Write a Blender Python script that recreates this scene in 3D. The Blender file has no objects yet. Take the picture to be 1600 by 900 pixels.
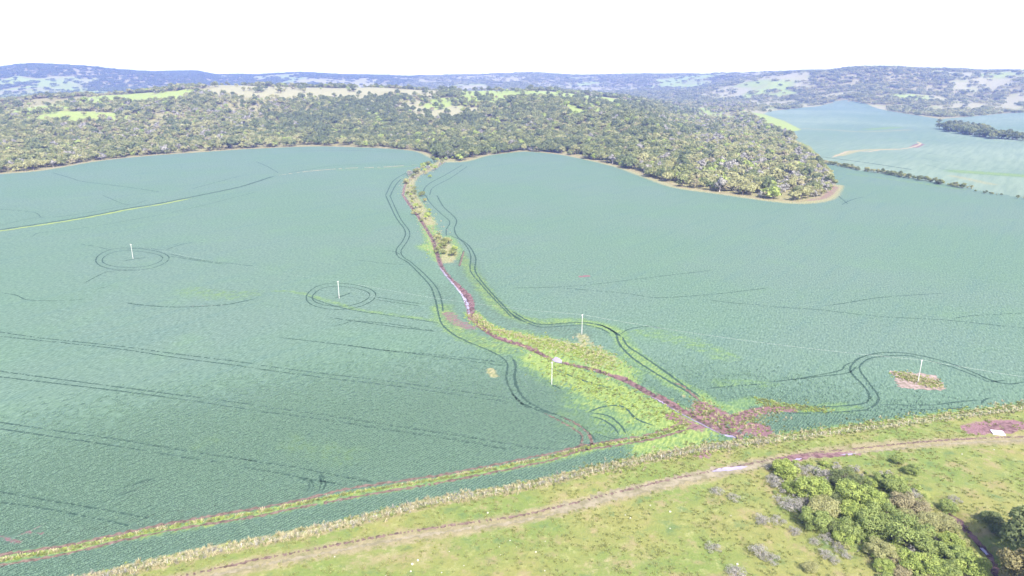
import bpy, math, random
import numpy as np
from mathutils import Vector
from mathutils.geometry import delaunay_2d_cdt

# ------------------------------------------------------------------ camera, sky, sun, exposure
scene = bpy.context.scene
COL = scene.collection
CAM_H = 112.0
PITCH = math.radians(17.07)
FPX = 1081.0
cam_data = bpy.data.cameras.new("camera")
cam_data.sensor_width = 36.0
cam_data.lens = 36.0 * FPX / 1600.0
cam_data.clip_start = 1.0
cam_data.clip_end = 80000.0
cam = bpy.data.objects.new("camera", cam_data)
COL.objects.link(cam)
cam.location = (0, 0, CAM_H)
cam.rotation_euler = (math.pi / 2 - PITCH, 0, 0)
scene.camera = cam

SUN_AZ = math.radians(158.0)      # clockwise from +Y (ahead of the camera): behind, to the right
SUN_EL = math.radians(47.0)
world = bpy.data.worlds.new("World")
scene.world = world
world.use_nodes = True
wn = world.node_tree
wn.nodes.clear()
wo = wn.nodes.new("ShaderNodeOutputWorld")
wb = wn.nodes.new("ShaderNodeBackground")
ws = wn.nodes.new("ShaderNodeTexSky")
ws.sky_type = 'NISHITA'
ws.sun_disc = False
ws.sun_elevation = SUN_EL
ws.sun_rotation = SUN_AZ
ws.altitude = 400
ws.air_density = 1.0
ws.dust_density = 4.0
ws.ozone_density = 1.0
wb.inputs['Strength'].default_value = 0.15
wn.links.new(ws.outputs[0], wb.inputs[0])
# white glow added low over the horizon to make the sky show white
wt = wn.nodes.new("ShaderNodeTexCoord")
wx = wn.nodes.new("ShaderNodeSeparateXYZ")
wr = wn.nodes.new("ShaderNodeMapRange")
wr.interpolation_type = 'SMOOTHSTEP'
wr.inputs['From Min'].default_value = 0.30
wr.inputs['From Max'].default_value = 0.0
wr.inputs['To Min'].default_value = 0.0
wr.inputs['To Max'].default_value = 1.0
wv = wn.nodes.new("ShaderNodeBackground")
wv.inputs[0].default_value = (1.0, 0.985, 0.96, 1)
wa = wn.nodes.new("ShaderNodeAddShader")
wn.links.new(wt.outputs['Generated'], wx.inputs[0])
wn.links.new(wx.outputs['Z'], wr.inputs['Value'])
wn.links.new(wr.outputs[0], wv.inputs['Strength'])
wn.links.new(wb.outputs[0], wa.inputs[0])
wn.links.new(wv.outputs[0], wa.inputs[1])
wn.links.new(wa.outputs[0], wo.inputs[0])

sun_data = bpy.data.lights.new("sun", 'SUN')
sun_data.energy = 4.0
sun_data.angle = math.radians(0.6)
sun_data.color = (1.0, 0.95, 0.88)
sun = bpy.data.objects.new("sun", sun_data)
COL.objects.link(sun)
sdir = Vector((math.sin(SUN_AZ) * math.cos(SUN_EL), math.cos(SUN_AZ) * math.cos(SUN_EL), math.sin(SUN_EL)))
sun.rotation_euler = sdir.to_track_quat('Z', 'Y').to_euler()
sun.location = (0, -50, 300)

scene.view_settings.view_transform = 'Standard'
scene.view_settings.look = 'None'
scene.view_settings.exposure = 1.25
scene.view_settings.gamma = 1.0
scene.view_settings.use_curve_mapping = False
scene.cycles.max_bounces = 4
scene.cycles.diffuse_bounces = 2
scene.cycles.glossy_bounces = 2
scene.cycles.transmission_bounces = 2
scene.cycles.volume_bounces = 0
scene.cycles.use_denoising = True
scene.cycles.caustics_reflective = False
scene.cycles.caustics_refractive = False

HAZE_DENSITY = 1.3e-4
HAZE_COLOR = (0.29, 0.41, 1.0)

rng = np.random.default_rng(7)
random.seed(7)

# ------------------------------------------------------------------ small maths helpers
cp, sp = math.cos(PITCH), math.sin(PITCH)


def smooth(a, b, x):
    t = np.clip((x - a) / (b - a), 0, 1)
    return t * t * (3 - 2 * t)


def flat(pts, z=0.0):
    """picture points of the survey -> plan positions on level ground"""
    p = np.asarray(pts, float)
    u = (p[:, 0] - 800) / FPX
    v = -(p[:, 1] - 450) / FPX
    dx, dy, dz = u, cp + v * sp, -sp + v * cp
    t = (z - CAM_H) / dz
    return np.stack([dx * t, dy * t], 1)


def zq(ox, oy, pts):
    return [(ox + x / 4.0, oy + y / 4.0) for x, y in pts]


def hash2(ix, iy, seed):
    with np.errstate(over='ignore'):
        n = ix.astype(np.int64) * 374761393 + iy.astype(np.int64) * 668265263 + seed * 974634777
        n = (n ^ (n >> 13)) * 1274126177
        n = n ^ (n >> 16)
    return (n & 0xFFFF) / 65535.0


def vnoise(x, y, seed=0):
    ix, iy = np.floor(x), np.floor(y)
    fx, fy = x - ix, y - iy
    fx, fy = fx * fx * (3 - 2 * fx), fy * fy * (3 - 2 * fy)
    a, b = hash2(ix, iy, seed), hash2(ix + 1, iy, seed)
    c, d = hash2(ix, iy + 1, seed), hash2(ix + 1, iy + 1, seed)
    return (a * (1 - fx) + b * fx) * (1 - fy) + (c * (1 - fx) + d * fx) * fy


def fbm(x, y, seed=0, octs=4):
    s, amp, tot = 0, 1.0, 0
    for k in range(octs):
        s = s + amp * vnoise(x * 2 ** k, y * 2 ** k, seed + 17 * k)
        tot += amp
        amp *= 0.5
    return s / tot


def spline(pts, step):
    """Catmull-Rom through plan points, resampled evenly"""
    p = np.asarray(pts, float)
    p = np.vstack([2 * p[0] - p[1], p, 2 * p[-1] - p[-2]])
    out = []
    for i in range(1, len(p) - 2):
        a, b, c, d = p[i - 1], p[i], p[i + 1], p[i + 2]
        n = max(4, int(np.linalg.norm(c - b) / step * 2))
        t = np.linspace(0, 1, n, endpoint=False)[:, None]
        out.append(0.5 * ((2 * b) + (-a + c) * t + (2 * a - 5 * b + 4 * c - d) * t ** 2 + (-a + 3 * b - 3 * c + d) * t ** 3))
    out = np.vstack(out + [p[-2][None]])
    s = np.r_[0, np.cumsum(np.linalg.norm(np.diff(out, axis=0), axis=1))]
    n = max(2, int(s[-1] / step) + 1)
    q = np.linspace(0, s[-1], n)
    return np.stack([np.interp(q, s, out[:, 0]), np.interp(q, s, out[:, 1])], 1)


def in_poly(x, y, poly):
    inside = np.zeros(x.shape, bool)
    n = len(poly)
    j = n - 1
    for i in range(n):
        xi, yi = poly[i]
        xj, yj = poly[j]
        if yi != yj:
            c = ((yi > y) != (yj > y)) & (x < (xj - xi) * (y - yi) / (yj - yi) + xi)
            inside ^= c
        j = i
    return inside


def dist_line(x, y, pl, closed=False, reach=None):
    """distance to a polyline (optionally only computed within reach)"""
    best = np.full(x.shape, 1e9)
    n = len(pl)
    for i in range(n if closed else n - 1):
        a, b = pl[i], pl[(i + 1) % n]
        if reach is not None:
            m = (x > min(a[0], b[0]) - reach) & (x < max(a[0], b[0]) + reach) & (y > min(a[1], b[1]) - reach) & (y < max(a[1], b[1]) + reach)
            if not m.any():
                continue
            xx, yy = x[m], y[m]
        else:
            xx, yy = x, y
        dx, dy = b[0] - a[0], b[1] - a[1]
        L = dx * dx + dy * dy + 1e-9
        t = np.clip(((xx - a[0]) * dx + (yy - a[1]) * dy) / L, 0, 1)
        dd = np.hypot(xx - a[0] - t * dx, yy - a[1] - t * dy)
        if reach is not None:
            best[m] = np.minimum(best[m], dd)
        else:
            best = np.minimum(best, dd)
    return best


# ------------------------------------------------------------------ lay of the land
EDGE = [(-260, 292), (-100, 281), (0, 271), (60, 266), (150, 251), (240, 242), (300, 238), (390, 232), (500, 228), (600, 231),
        (655, 236), (690, 250), (720, 252), (760, 242), (820, 236), (880, 241), (960, 258), (1010, 275), (1060, 292), (1130, 302),
        (1200, 312), (1250, 316), (1290, 308), (1306, 290)]
EDGE_P = flat(EDGE)
BACK_P = flat([(1292, 268), (1268, 240), (1243, 219), (1212, 203), (1190, 190), (1160, 172)])
HILL = [tuple(p) for p in EDGE_P] + [tuple(p) for p in BACK_P] + [(1050, 2900), (300, 2950), (-900, 2850), (-2000, 2700), (-2400, 1500)]


def theta_of(u):      # bearing of a far point seen at picture column u
    return np.arctan((np.asarray(u, float) - 800) / FPX * cp)


SKY1 = np.array([(-300, 160), (0, 151), (100, 146), (180, 146), (250, 140), (330, 132), (430, 132), (540, 134), (650, 138), (720, 142), (800, 142),
                 (850, 140), (920, 147), (1000, 155), (1080, 163), (1150, 178), (1190, 195), (1250, 232), (1300, 268)], float)
SKY2 = np.array([(-300, 112), (0, 110), (25, 106), (60, 104), (110, 106), (160, 110), (230, 115), (290, 113), (322, 113), (340, 119), (400, 118), (480, 114),
                 (520, 117), (640, 120), (740, 118), (830, 114), (900, 119), (1000, 117), (1100, 117), (1200, 114), (1300, 112), (1335, 108),
                 (1400, 107), (1450, 111), (1600, 113), (1900, 110)], float)


def elev(v):          # tangent of the angle above the horizontal at picture row v
    a = np.arctan((450 - np.asarray(v, float)) / FPX) - PITCH
    return np.tan(a)


NT = 90
TH = np.linspace(theta_of(-300), theta_of(1900), NT)
UT = 800 + np.tan(TH) * FPX / cp


def hill_len(th):
    u = 800 + np.tan(th) * FPX / cp
    return 340 + 560 * (1 - smooth(850, 1220, u))


def sdf_hill(x, y):
    m = in_poly(x, y, HILL)
    d = np.zeros(x.shape)
    if m.any():
        d[m] = dist_line(x[m], y[m], HILL, closed=True)
    return d


def far_start(th):
    u = 800 + np.tan(th) * FPX / cp
    return 3350 - 800 * smooth(1000, 1500, u)


def far_end(th):
    u = 800 + np.tan(th) * FPX / cp
    return 6300 - 600 * (1 - smooth(100, 500, u)) - 2100 * smooth(900, 1350, u)


def solve_heights():
    z1 = np.zeros(NT)
    z2 = np.zeros(NT)
    dd = np.linspace(600, 3000, 160)
    for i, th in enumerate(TH):
        x, y = np.sin(th) * dd, np.cos(th) * dd
        g = smooth(0, hill_len(th), sdf_hill(x, y)) * (1 - 0.55 * smooth(2100, 2950, dd))
        tgt = elev(np.interp(UT[i], SKY1[:, 0], SKY1[:, 1]))
        if g.max() > 0.02 and UT[i] < 1300:
            lo, hi = 0.0, 150.0
            for _ in range(30):
                m = (lo + hi) / 2
                if ((m * g - CAM_H) / dd).max() < tgt:
                    lo = m
                else:
                    hi = m
            z1[i] = lo
        t2 = elev(np.interp(UT[i], SKY2[:, 0], SKY2[:, 1]))
        z2[i] = CAM_H + t2 * far_end(th)
    k = np.array([1, 2, 3, 2, 1]) / 9.0
    z1 = np.convolve(np.pad(z1, 2, 'edge'), k, 'valid')
    return z1, z2


Z1, Z2 = solve_heights()
GULLY_PX = zq(400, 80, [(1180, 690), (1100, 740), (960, 800), (920, 880)]) + zq(400, 305, [(935, 20), (1000, 110), (1060, 200), (1110, 290), (1150, 420), (1200, 500), (1260, 560), (1300, 620), (1330, 700), (1340, 750), (1390, 800), (1500, 880), (1600, 915)]) + \
    zq(800, 500, [(60, 150), (130, 175), (200, 215), (260, 243), (330, 262), (420, 283), (540, 312), (640, 345), (700, 362), (820, 432), (1000, 532), (1200, 632), (1330, 700), (1420, 742)])
GULLY = spline(flat(GULLY_PX), 3.0)
CREEK = spline(flat(zq(1200, 675, [(1040, 400), (1120, 470), (1210, 550), (1280, 630), (1340, 700), (1385, 750), (1420, 830), (1440, 930)])), 1.5)
CREEK_LOW = CREEK


def height(x, y):
    x = np.asarray(x, float)
    y = np.asarray(y, float)
    d = np.hypot(x, y)
    th = np.arctan2(x, np.maximum(y, 1e-3))
    front = (y > 0)
    z = np.zeros(x.shape)
    m = front & (d > 550) & (d < 3200)
    if m.any():
        g = smooth(0, 1, sdf_hill(x[m], y[m]) / hill_len(th[m]))
        zz = np.interp(th[m], TH, Z1) * g * (1 - 0.55 * smooth(2100, 2950, d[m]))
        zz = zz + g * (fbm(x[m] / 260, y[m] / 260, 3, 3) - 0.5) * 16
        z[m] += zz
    m = front & (d > 2300)
    if m.any():
        a, b = far_start(th[m]), far_end(th[m])
        f = smooth(0, 1, (d[m] - a) / (b - a))
        n = fbm(x[m] / 900, y[m] / 900, 11, 4) - 0.5
        s = np.sin(f * math.pi)
        z[m] += np.interp(th[m], TH, Z2) * f + s * n * 130 + f * (fbm(x[m] / 160, y[m] / 160, 23, 2) - 0.5) * 14
    m = front & (d > 60) & (d < 1500)
    if m.any():
        near = dist_line(x[m], y[m], GULLY[::3], reach=14)
        dig = 1.1 * np.exp(-(near / 1.6) ** 2)
        near = dist_line(x[m], y[m], CREEK[::2], reach=14)
        dig = dig + 1.3 * np.exp(-(near / 2.2) ** 2)
        z[m] -= dig
    return z


def ground_at(pts):
    """survey points -> plan positions on the terrain (marching along the sight line)"""
    p = np.asarray(pts, float)
    u = (p[:, 0] - 800) / FPX
    v = -(p[:, 1] - 450) / FPX
    D = np.stack([u, cp + v * sp, -sp + v * cp], 1)
    D /= np.linalg.norm(D, axis=1)[:, None]
    out = np.zeros((len(p), 2))
    ts = np.concatenate([np.arange(100, 3200, 6.0), np.arange(3200, 12000, 30.0)])
    for i in range(len(p)):
        X = D[i][None] * ts[:, None]
        hz = height(X[:, 0], X[:, 1])
        below = np.nonzero(X[:, 2] + CAM_H < hz)[0]
        k = below[0] if len(below) else len(ts) - 1
        out[i] = X[k, :2]
    return out


# ------------------------------------------------------------------ object helpers
def link(o, parent=None):
    COL.objects.link(o)
    if parent is not None:
        o.parent = parent
    return o


def tag(o, label=None, cat=None, group=None, kind=None):
    if label:
        o['label'] = label
    if cat:
        o['category'] = cat
    if group:
        o['group'] = group
    if kind:
        o['kind'] = kind
    return o


def empty(name, loc, label, cat, group=None, rz=0.0):
    o = bpy.data.objects.new(name, None)
    o.location = loc
    o.rotation_euler = (0, 0, rz)
    o.empty_display_size = 0.5
    link(o)
    return tag(o, label, cat, group)


def mesh_np(name, verts, faces, mat, smooth_shade=False, attrs=None):
    """verts (n,3); faces (m,k) all k-gons"""
    verts = np.ascontiguousarray(verts, np.float32)
    faces = np.ascontiguousarray(faces, np.int32)
    me = bpy.data.meshes.new(name)
    m, k = faces.shape
    me.vertices.add(len(verts))
    me.vertices.foreach_set('co', verts.ravel())
    me.loops.add(m * k)
    me.loops.foreach_set('vertex_index', faces.ravel())
    me.polygons.add(m)
    me.polygons.foreach_set('loop_start', np.arange(0, m * k, k, dtype=np.int32))
    me.polygons.foreach_set('loop_total', np.full(m, k, np.int32))
    if smooth_shade:
        me.polygons.foreach_set('use_smooth', np.ones(m, bool))
    for an, av in (attrs or {}).items():
        a = me.attributes.new(an, 'FLOAT', 'POINT')
        a.data.foreach_set('value', np.ascontiguousarray(av, np.float32))
    me.update(calc_edges=True)
    if mat is not None:
        me.materials.append(mat)
    return me


def obj(name, me, parent=None):
    return link(bpy.data.objects.new(name, me), parent)


class Nodes:
    """thin wrapper for building materials"""

    def __init__(self, name):
        self.mat = bpy.data.materials.new(name)
        self.mat.use_nodes = True
        self.t = self.mat.node_tree
        self.t.nodes.clear()
        self.out = self.n('ShaderNodeOutputMaterial')

    def n(self, kind, **kw):
        nd = self.t.nodes.new(kind)
        for k, v in kw.items():
            setattr(nd, k, v)
        return nd

    def put(self, sock, v):
        if isinstance(v, (int, float)):
            sock.default_value = v
        elif isinstance(v, tuple):
            sock.default_value = v + (1.0,) if len(v) == 3 and sock.type == 'RGBA' else v
        else:
            self.t.links.new(v, sock)

    def math(self, op, a, b=0.0, c=0.0, clamp=False):
        m = self.n('ShaderNodeMath', operation=op, use_clamp=clamp)
        self.put(m.inputs[0], a)
        self.put(m.inputs[1], b)
        self.put(m.inputs[2], c)
        return m.outputs[0]

    def ramp(self, x, a, b):          # smoothstep
        m = self.n('ShaderNodeMapRange', interpolation_type='SMOOTHSTEP')
        self.put(m.inputs['Value'], x)
        self.put(m.inputs['From Min'], a)
        self.put(m.inputs['From Max'], b)
        return m.outputs[0]

    def lin(self, x, a, b, c, d):
        m = self.n('ShaderNodeMapRange')
        self.put(m.inputs['Value'], x)
        for s, v in zip(('From Min', 'From Max', 'To Min', 'To Max'), (a, b, c, d)):
            self.put(m.inputs[s], v)
        return m.outputs[0]

    def mix(self, f, a, b, mode='MIX'):
        m = self.n('ShaderNodeMix', data_type='RGBA', blend_type=mode)
        self.put(m.inputs[0], f)
        self.put(m.inputs[6], a)
        self.put(m.inputs[7], b)
        return m.outputs[2]

    def pos(self):
        return self.n('ShaderNodeNewGeometry').outputs['Position']

    def mapped(self, vec, scale=(1, 1, 1), rot=(0, 0, 0)):
        """turn first, then stretch along the turned axes"""
        a = self.n('ShaderNodeMapping')
        self.put(a.inputs['Vector'], vec)
        a.inputs['Rotation'].default_value = rot
        m = self.n('ShaderNodeMapping')
        self.put(m.inputs['Vector'], a.outputs[0])
        m.inputs['Scale'].default_value = scale
        return m.outputs[0]

    def noise(self, vec, scale, detail=3, rough=0.55, dist=0.0):
        m = self.n('ShaderNodeTexNoise')
        self.put(m.inputs['Vector'], vec)
        m.inputs['Scale'].default_value = scale
        m.inputs['Detail'].default_value = detail
        m.inputs['Roughness'].default_value = rough
        m.inputs['Distortion'].default_value = dist
        return m.outputs['Fac']

    def attr(self, name):
        return self.n('ShaderNodeAttribute', attribute_name=name).outputs['Fac']

    def finish(self, color, rough=0.8, spec=0.2, bump=None, bump_strength=0.5, bump_dist=0.3, translucent=0.0):
        b = self.n('ShaderNodeBsdfPrincipled')
        self.put(b.inputs['Base Color'], color)
        self.put(b.inputs['Roughness'], rough)
        b.inputs['Specular IOR Level'].default_value = spec
        if bump is not None:
            bn = self.n('ShaderNodeBump')
            bn.inputs['Strength'].default_value = bump_strength
            bn.inputs['Distance'].default_value = bump_dist
            self.put(bn.inputs['Height'], bump)
            self.t.links.new(bn.outputs[0], b.inputs['Normal'])
        sh = b.outputs[0]
        if translucent > 0:
            tr = self.n('ShaderNodeBsdfTranslucent')
            self.put(tr.inputs['Color'], color)
            mx = self.n('ShaderNodeMixShader')
            mx.inputs[0].default_value = translucent
            self.t.links.new(sh, mx.inputs[1])
            self.t.links.new(tr.outputs[0], mx.inputs[2])
            sh = mx.outputs[0]
        self.t.links.new(sh, self.out.inputs['Surface'])
        return self.mat


# ------------------------------------------------------------------ materials
def ground_material():
    N = Nodes('pasture_and_woodland_floor')
    P = N.pos()
    big = N.noise(P, 0.035, 4)
    mid = N.noise(P, 0.16, 5, 0.65)
    fine = N.noise(P, 1.3, 3, 0.7)
    grain = N.noise(P, 0.25, 7, 0.85)
    # pasture: green, straw and olive patches
    c = N.mix(N.ramp(big, 0.38, 0.62), (0.15, 0.195, 0.052), (0.21, 0.21, 0.068))
    c = N.mix(N.math('MULTIPLY', N.ramp(mid, 0.5, 0.68), 0.8), c, (0.255, 0.205, 0.112))
    c = N.mix(N.math('MULTIPLY', N.ramp(mid, 0.46, 0.30), 0.8), c, (0.095, 0.15, 0.058))
    c = N.mix(N.math('MULTIPLY', N.ramp(grain, 0.52, 0.68), 0.75), c, (0.31, 0.31, 0.135))
    c = N.mix(N.math('MULTIPLY', N.ramp(grain, 0.48, 0.34), 0.65), c, (0.085, 0.115, 0.045))
    # woodland floor and the grass of the far clearings
    wood = N.mix(N.ramp(grain, 0.4, 0.6), (0.16, 0.155, 0.07), (0.3, 0.27, 0.135))
    c = N.mix(N.attr('wood'), c, wood)
    pale = N.mix(N.ramp(grain, 0.35, 0.65), (0.235, 0.22, 0.13), (0.31, 0.3, 0.165))
    c = N.mix(N.attr('tan'), c, pale)
    lush = N.mix(N.ramp(grain, 0.35, 0.65), (0.19, 0.26, 0.06), (0.29, 0.32, 0.1))
    c = N.mix(N.attr('lush'), c, lush)
    w = N.ramp(N.math('ADD', N.attr('weed'), N.math('MULTIPLY', N.math('SUBTRACT', grain, 0.5), 1.6)), 0.35, 0.8)
    c = N.mix(w, c, N.mix(N.ramp(fine, 0.4, 0.62), (0.13, 0.2, 0.05), (0.27, 0.31, 0.085)))
    dry = N.ramp(N.math('ADD', N.attr('dry'), N.math('MULTIPLY', N.math('SUBTRACT', grain, 0.5), 1.8)), 0.35, 0.9)
    c = N.mix(dry, c, N.mix(N.ramp(grain, 0.35, 0.65), (0.18, 0.158, 0.088), (0.285, 0.245, 0.14)))
    sm = N.math('ADD', N.attr('soil'), N.math('MULTIPLY', N.math('SUBTRACT', N.noise(P, 0.6, 5, 0.7), 0.5), 1.7))
    so = N.math('MULTIPLY', N.ramp(sm, 0.4, 0.75), N.ramp(N.attr('soil'), 0.02, 0.2))
    c = N.mix(so, c, N.mix(N.ramp(fine, 0.35, 0.65), (0.16, 0.09, 0.095), (0.255, 0.155, 0.165)))
    return N.finish(c, 0.9, 0.1, N.math('ADD', N.math('MULTIPLY', fine, 0.5), grain), 0.6, 0.8)


def soy_material():
    N = Nodes('soybean_leaves')
    P = N.pos()
    big = N.noise(P, 0.008, 3)
    hue = N.noise(P, 0.03, 5, 0.7)
    rows = N.noise(N.mapped(P, (0.30, 1.7, 0.5), (0, 0, math.radians(-52))), 1.0, 3, 0.65)
    streak = N.noise(N.mapped(P, (0.012, 0.14, 0.1), (0, 0, math.radians(-52))), 1.0, 4, 0.65)
    fine = N.noise(P, 2.2, 3, 0.7)
    grain = N.noise(N.mapped(P, (0.42, 1.25, 0.8), (0, 0, math.radians(-66))), 1.0, 3, 0.7)           # canopy unevenness at every size from a field strip to a plant
    c = N.mix(N.ramp(big, 0.36, 0.64), (0.098, 0.16, 0.107), (0.105, 0.158, 0.119))
    c = N.mix(N.math('MULTIPLY', N.ramp(hue, 0.5, 0.72), 0.6), c, (0.11, 0.18, 0.108))
    c = N.mix(N.math('MULTIPLY', N.ramp(streak, 0.5, 0.32), 0.3), c, (0.07, 0.128, 0.112))
    c = N.mix(N.math('MULTIPLY', N.ramp(grain, 0.50, 0.68), 0.62), c, (0.165, 0.245, 0.19))
    c = N.mix(N.math('MULTIPLY', N.ramp(grain, 0.50, 0.34), 0.62), c, (0.04, 0.078, 0.06))
    c = N.mix(N.math('MULTIPLY', N.attr('rowgap'), 0.4), c, (0.045, 0.085, 0.06))       # open ground between the nearest rows
    c = N.mix(N.attr('pale'), c, N.mix(N.ramp(streak, 0.35, 0.65), (0.15, 0.2, 0.145), (0.2, 0.25, 0.18)))  # haze and glint of the far field, put into its leaf colour
    speck = N.ramp(N.noise(N.mapped(P, (0.3, 0.9, 0.5), (0, 0, math.radians(-100))), 1.0, 4, 0.75), 0.40, 0.31)
    c = N.mix(N.math('MULTIPLY', speck, 0.55), c, (0.028, 0.06, 0.05))
    gapn = N.math('ADD', rows, N.math('MULTIPLY', N.attr('gap'), 0.10))
    gap = N.ramp(gapn, 0.58, 0.72)
    patchy = N.math('MULTIPLY', N.math('SUBTRACT', N.noise(P, 0.22, 6, 0.78), 0.5), 2.4)
    wm = N.math('ADD', N.attr('weed'), patchy)
    has = N.ramp(N.attr('weed'), 0.02, 0.25)
    w1 = N.math('MULTIPLY', N.ramp(wm, 0.15, 0.7), has)
    w2 = N.math('MULTIPLY', N.ramp(wm, 0.55, 1.15), has)
    c = N.mix(N.math('MULTIPLY', w1, 0.85), c, N.mix(N.ramp(grain, 0.4, 0.6), (0.085, 0.15, 0.06), (0.145, 0.225, 0.085)))
    c = N.mix(N.math('MULTIPLY', w2, 0.9), c, N.mix(N.ramp(grain, 0.42, 0.6), (0.14, 0.205, 0.055), (0.24, 0.29, 0.085)))
    c = N.mix(N.math('MULTIPLY', gap, 0.7), c, N.mix(N.attr('gap'), (0.035, 0.07, 0.055), (0.055, 0.075, 0.055)))
    dm = N.math('ADD', N.attr('dry'), N.math('MULTIPLY', N.math('SUBTRACT', N.noise(P, 0.35, 5, 0.75), 0.5), 2.0))
    dry = N.math('MULTIPLY', N.ramp(dm, 0.3, 0.85), N.ramp(N.attr('dry'), 0.02, 0.2))
    c = N.mix(dry, c, N.mix(N.ramp(grain, 0.38, 0.62), (0.15, 0.17, 0.07), (0.32, 0.28, 0.16)))
    sm = N.math('ADD', N.attr('soil'), N.math('MULTIPLY', N.math('SUBTRACT', N.noise(P, 0.5, 5, 0.72), 0.5), 1.8))
    so = N.math('MULTIPLY', N.ramp(sm, 0.4, 0.75), N.ramp(N.attr('soil'), 0.02, 0.2))
    c = N.mix(so, c, N.mix(N.ramp(fine, 0.35, 0.65), (0.12, 0.07, 0.07), (0.22, 0.125, 0.135)))
    h = N.math('ADD', N.math('MULTIPLY', grain, 1.2), N.math('MULTIPLY', rows, -0.9))
    return N.finish(c, 0.8, 0.12, h, 0.28, 0.5)


def ribbon_material(name, a, b, scale=1.2, rough=0.9, spec=0.1):
    N = Nodes(name)
    P = N.pos()
    f = N.noise(P, scale, 4, 0.65)
    c = N.mix(N.ramp(f, 0.35, 0.65), a, b)
    return N.finish(c, rough, spec, f, 0.5, 0.3)


def leaf_material(name, dark, light, extra, translucent=0.22):
    N = Nodes(name)
    tone = N.attr('tone')
    rnd = N.n('ShaderNodeObjectInfo').outputs['Random']
    c = N.mix(tone, dark, light)
    c = N.mix(N.math('MULTIPLY', rnd, 0.42), c, N.mix(tone, extra, N.mix(0.5, light, extra)))
    return N.finish(c, 0.65, 0.2, translucent=translucent)


def plain_material(name, a, b, scale=3.0, rough=0.8, spec=0.2):
    N = Nodes(name)
    tc = N.n('ShaderNodeTexCoord').outputs['Object']
    f = N.noise(tc, scale, 3, 0.6)
    return N.finish(N.mix(N.ramp(f, 0.3, 0.7), a, b), rough, spec, f, 0.2, 0.05)


M = {}
M['ground'] = ground_material()
M['soy'] = soy_material()
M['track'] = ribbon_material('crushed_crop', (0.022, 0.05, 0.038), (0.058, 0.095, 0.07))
M['rut'] = ribbon_material('red_rut', (0.08, 0.056, 0.045), (0.195, 0.135, 0.112), 0.8)
M['road'] = ribbon_material('dirt_road', (0.16, 0.145, 0.085), (0.265, 0.23, 0.16), 0.35)
M['mud'] = ribbon_material('red_mud', (0.085, 0.048, 0.048), (0.215, 0.13, 0.132), 0.55)
M['pale_soil'] = ribbon_material('pale_soil', (0.17, 0.135, 0.1), (0.31, 0.24, 0.22), 0.6)
M['bank'] = ribbon_material('gully_bank', (0.055, 0.038, 0.038), (0.175, 0.11, 0.11), 0.5)
M['water'] = ribbon_material('muddy_water', (0.25, 0.215, 0.32), (0.34, 0.3, 0.4), 0.2, 0.15, 0.5)
M['weed'] = ribbon_material('bright_weeds', (0.15, 0.22, 0.06), (0.28, 0.32, 0.09), 1.2)
M['straw'] = ribbon_material('straw', (0.25, 0.205, 0.13), (0.36, 0.31, 0.2), 0.7)
M['bark'] = plain_material('bark', (0.12, 0.09, 0.065), (0.24, 0.2, 0.16))
M['pale_bark'] = plain_material('pale_bark', (0.3, 0.26, 0.24), (0.46, 0.42, 0.4))
M['concrete'] = plain_material('concrete', (0.42, 0.42, 0.39), (0.56, 0.55, 0.52), 1.5, 0.8)
M['post'] = plain_material('weathered_post', (0.36, 0.34, 0.27), (0.56, 0.53, 0.44), 2.0, 0.85)
M['wire'] = plain_material('wire', (0.55, 0.55, 0.54), (0.65, 0.65, 0.64), 1.0, 0.4, 0.5)
M['porcelain'] = plain_material('porcelain', (0.55, 0.5, 0.46), (0.7, 0.66, 0.62), 2.0, 0.2, 0.5)
M['slab'] = plain_material('pale_slab', (0.7, 0.62, 0.66), (0.82, 0.76, 0.8), 1.0, 0.7)
M['stone'] = plain_material('pale_stone', (0.4, 0.39, 0.33), (0.56, 0.55, 0.48), 2.0, 0.85)
LEAF = {
    'green': leaf_material('leaf_green', (0.205, 0.235, 0.09), (0.325, 0.35, 0.14), (0.25, 0.255, 0.115), 0.45),
    'olive': leaf_material('leaf_olive', (0.31, 0.31, 0.13), (0.455, 0.455, 0.215), (0.38, 0.365, 0.18), 0.45),
    'dark': leaf_material('leaf_dark', (0.135, 0.175, 0.075), (0.22, 0.26, 0.105), (0.165, 0.185, 0.09), 0.45),
    'grey': leaf_material('leaf_grey', (0.25, 0.235, 0.2), (0.4, 0.385, 0.35), (0.33, 0.32, 0.24), 0.3),
    'lime': leaf_material('leaf_lime', (0.2, 0.27, 0.065), (0.44, 0.5, 0.14), (0.28, 0.36, 0.1), 0.35),
    'brown': leaf_material('leaf_brown', (0.19, 0.165, 0.095), (0.4, 0.36, 0.2), (0.29, 0.28, 0.15), 0.25),
    'leafy': leaf_material('leaf_leafy', (0.17, 0.225, 0.07), (0.36, 0.42, 0.135), (0.26, 0.32, 0.1), 0.38),
    'bronze': leaf_material('leaf_bronze', (0.11, 0.1, 0.045), (0.27, 0.24, 0.11), (0.17, 0.16, 0.07), 0.25),
    'straw': leaf_material('leaf_straw', (0.3, 0.26, 0.15), (0.6, 0.53, 0.34), (0.42, 0.42, 0.2), 0.3),
    'soy': leaf_material('leaf_soy', (0.128, 0.218, 0.154), (0.245, 0.365, 0.27), (0.165, 0.258, 0.178), 0.38),
    'pasture': leaf_material('leaf_pasture', (0.24, 0.265, 0.09), (0.38, 0.4, 0.15), (0.32, 0.31, 0.13), 0.45),
}

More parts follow.
